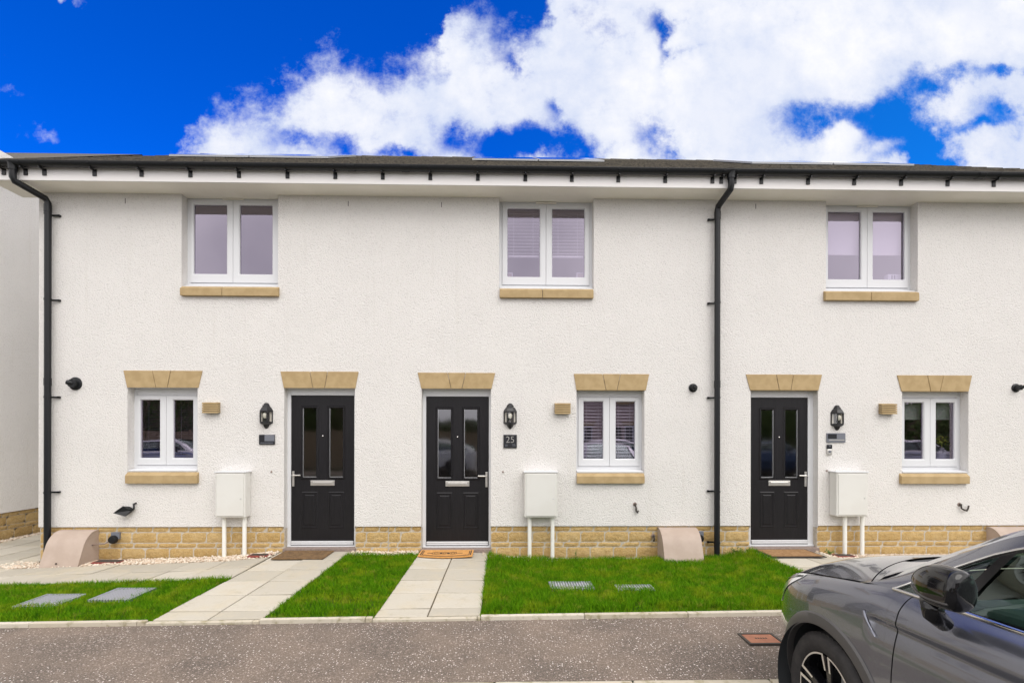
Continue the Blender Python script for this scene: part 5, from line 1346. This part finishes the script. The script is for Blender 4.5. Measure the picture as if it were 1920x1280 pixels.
    # wheel arch trims and sills
    for s in (1, -1):
        b = MB()
        for wx in WX:
            P = []
            for a_ in np.linspace(-.30, math.pi + .30, 60):
                row = []
                for r_, o_ in ((AR - .004, -.03), (AR - .004, .006), (AR + .012, .011), (AR + .050, .010), (AR + .058, -.002)):
                    x, z = wx + r_ * math.cos(a_), ZA + r_ * math.sin(a_)
                    yy = YS(min(x, .80), max(z, .22)) + o_
                    row.append((x, s * yy, z))
                P.append(row)
            b.grid(P, flip=(s > 0))
        P = []
        for x in np.linspace(WX[0] - AR - .03, WX[1] + AR + .03, 30): P.append([(x, s * (YS(x, z) + .008), z) for z in (.20, .24, .29, .33)])
        b.grid(P, flip=(s < 0))
        b.build('arch_trim', M['trim'], root, smooth=50, recalc=False)
    # head lamps, tail lamps
    for s in (1, -1):
        b = MB(); P = []
        for x in np.linspace(.19, .72, 24):
            f = (x - .19) / .53; zh = zbelt(x) - .006; zl = zh - .014 - .165 * f ** .85
            P.append([(x, s * (YS(x, z) + .005), z) for z in np.linspace(zl, zh, 8)])
        b.grid(P, flip=(s < 0)); hl = b.build('headlight', M['lens'], root, smooth=True, recalc=False)
        b = MB(); P = []
        for x in np.linspace(.20, .70, 20):
            f = (x - .19) / .53; zh = zbelt(x) - .012; zl = zh - .008 - .03 * f
            P.append([(x, s * (YS(x, z) + .008), z) for z in (zl, zh)])
        b.grid(P, flip=(s < 0)); b.build('lamp_eyebrow', M['gloss_black'], hl, smooth=True, recalc=False)
    b = MB(); P = []
    for j in range(-20, 21):
        t = j / 20; x = -3.621 + .42 * abs(t) ** 4; P.append([(x - .004, t * YS(max(x, -3.55), .9) * 1.004 if abs(t) > .0 else 0, z) for z in (.86, .93)])
    b.grid(P); b.build('tail_lamp_bar', M['taillens'], root, smooth=True, recalc=False)
    # mirrors, folded back
    for s in (1, -1):
        cx_, cy_, cz = -.815, .985, 1.140
        ex = lambda v_, e_: math.copysign(abs(v_) ** e_, v_)
        def mir(f, a_, g_=1.0):
            body = math.sin(math.pi / 2 * min(1, (f / .62))) ** .60 * (1 - .10 * max(0, (f - .62) / .38) ** 2)
            if f > .90: body *= math.sqrt(max(0, 1 - ((f - .90) / .10) ** 2)) * .55 + .45
            ca, sa = math.cos(a_), math.sin(a_); xx = .140 - .285 * f
            hz, hy = .088 * body, .064 * body
            return (cx_ + xx, s * (cy_ + ex(ca, .85) * hy * g_ - .25 * xx), cz + ex(sa, .9) * hz * (1.0 if sa > 0 else .74) * g_ + .022 * f)
        b = MB(); P = []
        for i in range(0, 41):
            row = [mir(max(.002, i / 40), k_ / 40 * 2 * math.pi) for k_ in range(40)]; P.append(row + [row[0]])
        b.grid(P, flip=(s > 0)); b.add(P[0][:-1], [tuple(range(40))]); b.add(P[-1][:-1], [tuple(range(40))])
        mo = b.build('door_mirror', M['gloss_black'], root, smooth=50, recalc=True, merge=True)
        b = MB(); b.tube([mir(f, -.50, 1.0) for f in np.linspace(.10, .93, 14)], .0042, 8); b.tube([mir(f, -.95, .98) for f in np.linspace(.25, .93, 12)], .003, 8)
        b.build('mirror_indicator', M['trim'], mo, smooth=True)
        b = MB(); b.tube([(cx_ + .03, s * (cy_ - .005), cz - .045), (cx_ + .035, s * (cy_ - .02), cz - .100), (cx_ + .05, s * .905, cz - .145)], [.036, .036, .030], 16)
        b.build('mirror_arm', M['gloss_black'], mo, smooth=True)
    # interior
    b = MB(); b.prism([(-.50, .95), (-.62, 1.03), (-.95, 1.05), (-1.06, .98), (-1.08, .62), (-.5, .55)], -.70, .70, 'y'); b.box(-1.5, -.5, -.12, .12, .5, .78); b.build('dashboard', M['dash'], root, bevel=.03)
    b = MB(); 
    for i in range(3): b.box(-1.085, -1.075, .2 + .0, .62, .80 + i * .05, .812 + i * .05)
    b.build('dash_vents', M['chrome'], root)
    for y in (.36, -.36):
        for xx in (-1.75, -2.55):
            b = MB(); b.box(xx, xx + .50, y - .24, y + .24, .45, .62); b.prism([(xx + .02, .55), (xx + .16, .55), (xx - .10, 1.14), (xx - .20, 1.12)], y - .23, y + .23, 'y'); b.box(xx - .22, xx - .12, y - .12, y + .12, 1.16, 1.33); b.build('car_seat', M['dark_in'], root, bevel=.04)
    b = MB(); b.lathe([(.175 + .014 * math.cos(a_), .014 * math.sin(a_)) for a_ in np.linspace(0, 2 * math.pi, 9)], (0, 0, 0), 'z', 28); b.box(-.17, .17, -.03, .03, -.01, .01); o = b.build('steering_wheel', M['dark_in'], root, smooth=True); o.location = (-1.22, -.36, .98); o.rotation_euler = (0, R_(-65), 0)
    b = MB(); b.box(-3.3, -.35, -.80, .80, .24, .42); b.build('cabin_floor', M['dark_in'], root)
    # door handles (flush), vent blade
    b = MB()
    for s in (1, -1):
        for xx in (-1.42, -2.2):
            b.add([(xx + dx_, s * (YS(xx, .86) + dy_), .86 + dz_) for dx_ in (0, .17) for dy_, dz_ in ((-.01, -.014), (.028, -.010), (.028, .010), (-.01, .014))], [(0, 1, 2, 3), (4, 5, 6, 7), (0, 1, 5, 4), (1, 2, 6, 5), (2, 3, 7, 6)])
    b.build('door_handles', pm, root, bevel=.005)
    b = MB()
    for s in (1, -1):
        pl = [(-.362, .908), (-.366, .893), (-.376, .875), (-.392, .855), (-.412, .836), (-.440, .815)]; wd = [.006, .026, .030, .026, .016, .003]; P = []
        for (x, z), w_ in zip(pl, wd): P.append([(x + w_ * .5, s * (YS(x, z) + .001), z + w_ * .3), (x, s * (YS(x, z) + .010), z), (x - w_ * .5, s * (YS(x, z) + .002), z - w_ * .3)])
        b.grid(P, flip=(s < 0))
    b.build('fender_blade', pm, root, smooth=True, recalc=False)
    # wheels
    def wheel():
        w = empty('wheel'); w.parent = root
        tb = MB(); pr = [(.232, .085), (.245, .104), (.290, .112), (.318, .106), (.333, .090), (.340, .070), (.341, .0), (.340, -.07), (.333, -.09), (.30, -.11), (.232, -.09)]
        tb.lathe([(r_, y) for r_, y in pr], (0, 0, 0), 'y', 72); t_ = tb.build('tyre', M['tyre'], w, smooth=50)
        tb = MB()
        for y0, y1, sh in ((.030, .088, .03), (-.088, -.030, -.03)):
            tb = MB()
            for i in range(60):
                a_ = i / 60 * 2 * math.pi
                vs = []
                for yy, da in ((y0, 0), (y1, sh)):
                    rr_ = .3425 if abs(yy) < .05 else .3385
                    for dd in (-.036, .036): vs += [(rr_ * math.cos(a_ + da + dd), yy, rr_ * math.sin(a_ + da + dd)), ((rr_ - .02) * math.cos(a_ + da + dd), yy, (rr_ - .02) * math.sin(a_ + da + dd))]
                tb.add(vs, [(0, 2, 6, 4), (0, 4, 5, 1), (2, 3, 7, 6), (0, 1, 3, 2), (4, 6, 7, 5)])
            tb.build('tread', M['tyre'], t_)
        rb = MB(); rb.lathe([(.205, -.08), (.215, .02), (.228, .085), (.240, .098), (.242, .088)], (0, 0, 0), 'y', 64); rm = rb.build('rim', M['gloss_black'], w, smooth=40)
        d_ = MB(); d_.lathe([(0, .0), (.165, .0), (.165, -.02), (0, -.02)], (0, 0, 0), 'y', 40); d_.build('brake_disc', M['alu'], w, smooth=30)
        sb = MB(); mb2 = MB()
        def pol(r_, a_, y): return (r_ * math.cos(a_), y, r_ * math.sin(a_))
        for i in range(5):
            a0 = R_(90 + 18) + i * 2 * math.pi / 5
            # broad spoke
            A_ = [(.035, -.55), (.10, -.20), (.228, -.16), (.228, .16), (.10, .20), (.035, .55)]
            f = [pol(r_, a0 + da, .070 + .018 * min(1, r_ / .2)) for r_, da in A_]; bk = [pol(r_, a0 + da, .03) for r_, da in A_]
            sb.add(f + bk, [tuple(range(6))] + [(j, (j + 1) % 6, 6 + (j + 1) % 6, 6 + j) for j in range(6)])
            # machined face: rim arc of the opening and two tapering prongs
            a1 = a0 + math.pi / 5; ha = math.pi / 5 - .15
            P = [[pol(.236, a1 + ha * t, .0985), pol(.227, a1 + ha * t, .0985)] for t in np.linspace(-1, 1, 15)]; mb2.grid(P)
            for sgn in (-1, 1):
                e = a1 + ha * sgn
                mb2.add([pol(.236, e, .0988), pol(.236, e + sgn * .07, .0988), pol(.150, e + sgn * .06, .088), pol(.150, e + sgn * -.02, .088)], [(0, 1, 2, 3)])
        sb.lathe([(0, .080), (.030, .082), (.045, .076), (.05, .05)], (0, 0, 0), 'y', 24)
        sb.build('spokes', M['gloss_black'], rm, bevel=.006, recalc=True); mb2.build('machined_edge', M['machined'], rm, recalc=False)
        return w
    w0 = wheel(); k_ = 0
    for wx in WX:
        for s in (1, -1):
            w = w0 if k_ == 0 else copy_tree(w0, root); k_ += 1
            w.location = (wx, s * .785, WR)
            st = -R_(5) if wx > -1 else 0
            w.rotation_euler = (0, R_(20 * k_), (0 if s > 0 else math.pi) + st)
    return root
CAR = build_car('dark grey metallic coupe style car with black folded mirror, nose pointing at the third door')
CAR.location = (2.55, -4.24, -.14); CAR.rotation_euler = (0, 0, R_(90 + 3)); CAR['group'] = 'parked cars'

# ------------------------------------------------------------------ the other side of the street (seen only as reflections in the glass and paint)
tag(sheet(-40, 40, -15.4, -13.2, 0, 2, 2, 'far_footway', M['asphalt'], zf=lambda x, y: -.08), kind='structure')
def far_house(x, label, k_):
    r = empty('facing_house', (x, -21, -.08), 0, label, 'house', 'houses across the street, mirrored in the windows'); wl = MB()
    wl.box(-4.6, 4.6, -7, 0, 0, 5.0); wl.build('wall', M['castpink'], r)
    rf = MB(); rf.add([(-4.8, .4, 4.9), (4.8, .4, 4.9), (4.8, -3.5, 7.3), (-4.8, -3.5, 7.3), (-4.8, -7.4, 4.9), (4.8, -7.4, 4.9)], [(0, 1, 2, 3), (3, 2, 5, 4), (0, 3, 4), (1, 5, 2)]); rf.build('roof', M['tile'], r, recalc=False)
    for wx_, wz, ww, wh in ((-3.2, 1.0, 1.0, 1.2), (-.6, 1.0, 1.0, 1.2), (2.2, 1.0, 1.0, 1.2), (-2.4, 3.5, 1.3, 1.2), (2.0, 3.5, 1.3, 1.2)):
        b = MB(); b.box(wx_ - ww / 2, wx_ + ww / 2, 0, .04, wz, wz + wh); o = b.build('window', M['upvc'], r); b = MB(); b.box(wx_ - ww / 2 + .08, wx_ - .05, .04, .05, wz + .08, wz + wh - .08); b.box(wx_ + .05, wx_ + ww / 2 - .08, .04, .05, wz + .08, wz + wh - .08); b.build('pane', M['slate'], o)
        if wz < 2: b = MB(); b.prism([(wx_ - ww / 2 - .05, wz + wh), (wx_ + ww / 2 + .05, wz + wh), (wx_ + ww / 2 + .14, wz + wh + .22), (wx_ - ww / 2 - .14, wz + wh + .22)], 0, .04, 'y'); b.build('lintel', M['cast_stone'], r)
        b = MB(); b.box(wx_ - ww / 2 - .05, wx_ + ww / 2 + .05, 0, .08, wz - .12, wz - .002); b.build('stone_sill', M['cast_stone'], r)
    b = MB(); b.box(.55, 1.5, 0, .05, 0, 2.1); b.build('door', M['door'], r)
far_house(5.2, 'pinkish house across the street mirrored in the middle ground floor window', 0)
M['fence'] = mottled('timber_fence', (.26, .19, .12), (.38, .29, .19), 12, .85, .4, 60)
r = empty('timber_fence', (-17.5, -17.5, -.08), 0, 'brown timber fence across the street mirrored in the first door', 'fence'); b = MB()
for i in range(120): b.box(-6.9 + i * .2, -6.9 + i * .2 + .185, 0 + (i % 2) * .02, .02 + (i % 2) * .02, 0, 1.8 + .01 * (i % 3))
b.build('boards', M['fence'], r)
for i in range(11): b = MB(); b.box(-6.9 + i * 2.3, -6.8 + i * 2.3, -.10, 0, 0, 1.9); b.build('post', M['fence'], r)
def tree(x, y, h, label, seed):
    rnd = random.Random(seed); r = empty('leafy_tree', (x, y, -.1), 0, label, 'tree', 'trees across the street'); t = MB(); t.tube([(0, 0, 0), (.05, 0, h * .3), (-.05, .05, h * .6)], [.16, .12, .05], 10)
    for i in range(7): a = i * .9; t.tube([(0, 0, h * (.3 + .04 * i)), (math.cos(a) * .8, math.sin(a) * .8, h * (.45 + .05 * i))], [.05, .02], 6)
    t.build('trunk', M['fence'], r); c = MB()
    cl_ = [(rnd.uniform(-1.3, 1.3), rnd.uniform(-1.2, 1.2), h * rnd.uniform(.42, .95), rnd.uniform(.5, .9)) for _ in range(22)]
    for cx_, cy_, cz, cr in cl_:
        for _ in range(150):
            d_ = Vector((rnd.gauss(0, 1), rnd.gauss(0, 1), rnd.gauss(0, 1))).normalized() * cr * rnd.uniform(.6, 1); p_ = Vector((cx_, cy_, cz)) + d_; n_ = Vector((rnd.gauss(0, 1), rnd.gauss(0, 1), rnd.gauss(0, 1))).normalized() * .09; s_ = n_.orthogonal().normalized() * .06
            c.add([p_ - n_, p_ + s_, p_ + n_, p_ - s_], [(0, 1, 2, 3)])
    c.build('crown', M['leafdark'], r, recalc=False)
def hedge(x0, x1, y, h, label, seed):
    rnd = random.Random(seed); r = empty('hedge', ((x0 + x1) / 2, y, -.1), 0, label, 'hedge', 'hedges across the street'); w = (x1 - x0) / 2
    c = MB()
    for _ in range(int((x1 - x0) * 420)):
        px_, pz = rnd.uniform(-w, w), rnd.uniform(.1, 1) ** .8 * h * (1 + .14 * noise.noise(Vector((_ * 0 + rnd.uniform(0, 0) + x0 * .1, 0, 0)))); pz *= 1 + .12 * noise.noise(Vector((px_ * .7, seed, 0)))
        p_ = Vector((px_, .7 + .3 * noise.noise(Vector((px_ * 1.5, pz * 1.5, seed))) + rnd.uniform(-.1, .1), pz)); n_ = Vector((rnd.gauss(0, 1), rnd.gauss(0, 1), rnd.gauss(0, 1))).normalized() * .10; s_ = n_.orthogonal().normalized() * .07
        c.add([p_ - n_, p_ + s_, p_ + n_, p_ - s_], [(0, 1, 2, 3)])
    c.build('foliage', M['leafdark'], r, recalc=False); b = MB(); b.box(-w, w, -.5, .5, 0, h * .93); b.build('inner_branches', M['fence'], r)
hedge(-34, -7, -20, 3.9, 'tall dark hedge behind the timber fence across the street, mirrored at the left', 5)
hedge(-7, .4, -20.5, 2.6, 'lower hedge across the street mirrored in the middle door', 6)
hedge(10.2, 36, -19.5, 3.6, 'tall hedge across the street mirrored in the right hand window', 8)
tree(-10.5, -20, 3.6, 'leafy green tree behind the fence across the street, farther left', 1); tree(-14.5, -21, 3.9, 'leafy green tree behind the fence, far left across the street', 2); tree(13.0, -19.5, 3.4, 'leafy green tree across the street at the right', 3)
def recolour(o, a, bm):
    for ch in [o] + list(o.children_recursive):
        for sl in getattr(ch, 'material_slots', []):
            if sl.material == a: sl.link = 'OBJECT'; sl.material = bm
for x, y, rz, mt_, lab in ((-12.2, -14.0, R_(0), 'paint_silver', 'silver car across the street, leftmost of those mirrored in the glass'), (-4.6, -14.4, R_(180), 'paint_pale', 'white car across the street mirrored in the middle front door'), (6.6, -15.0, R_(0), 'paint_pale', 'white car across the street mirrored in the middle ground floor window'),
                           (12.4, -13.8, R_(0), 'paint_blue', 'dark blue car across the street mirrored in the third front door'), (19.4, -14.6, R_(0), 'paint_silver', 'silver car across the street, rightmost of those mirrored in the glass')):
    c = copy_tree(CAR); c.location = (x, y, -.14 if y < -13.2 else -.2); c.rotation_euler = (0, 0, rz); tag(c, lab, 'car'); recolour(c, M['paint'], M[mt_])
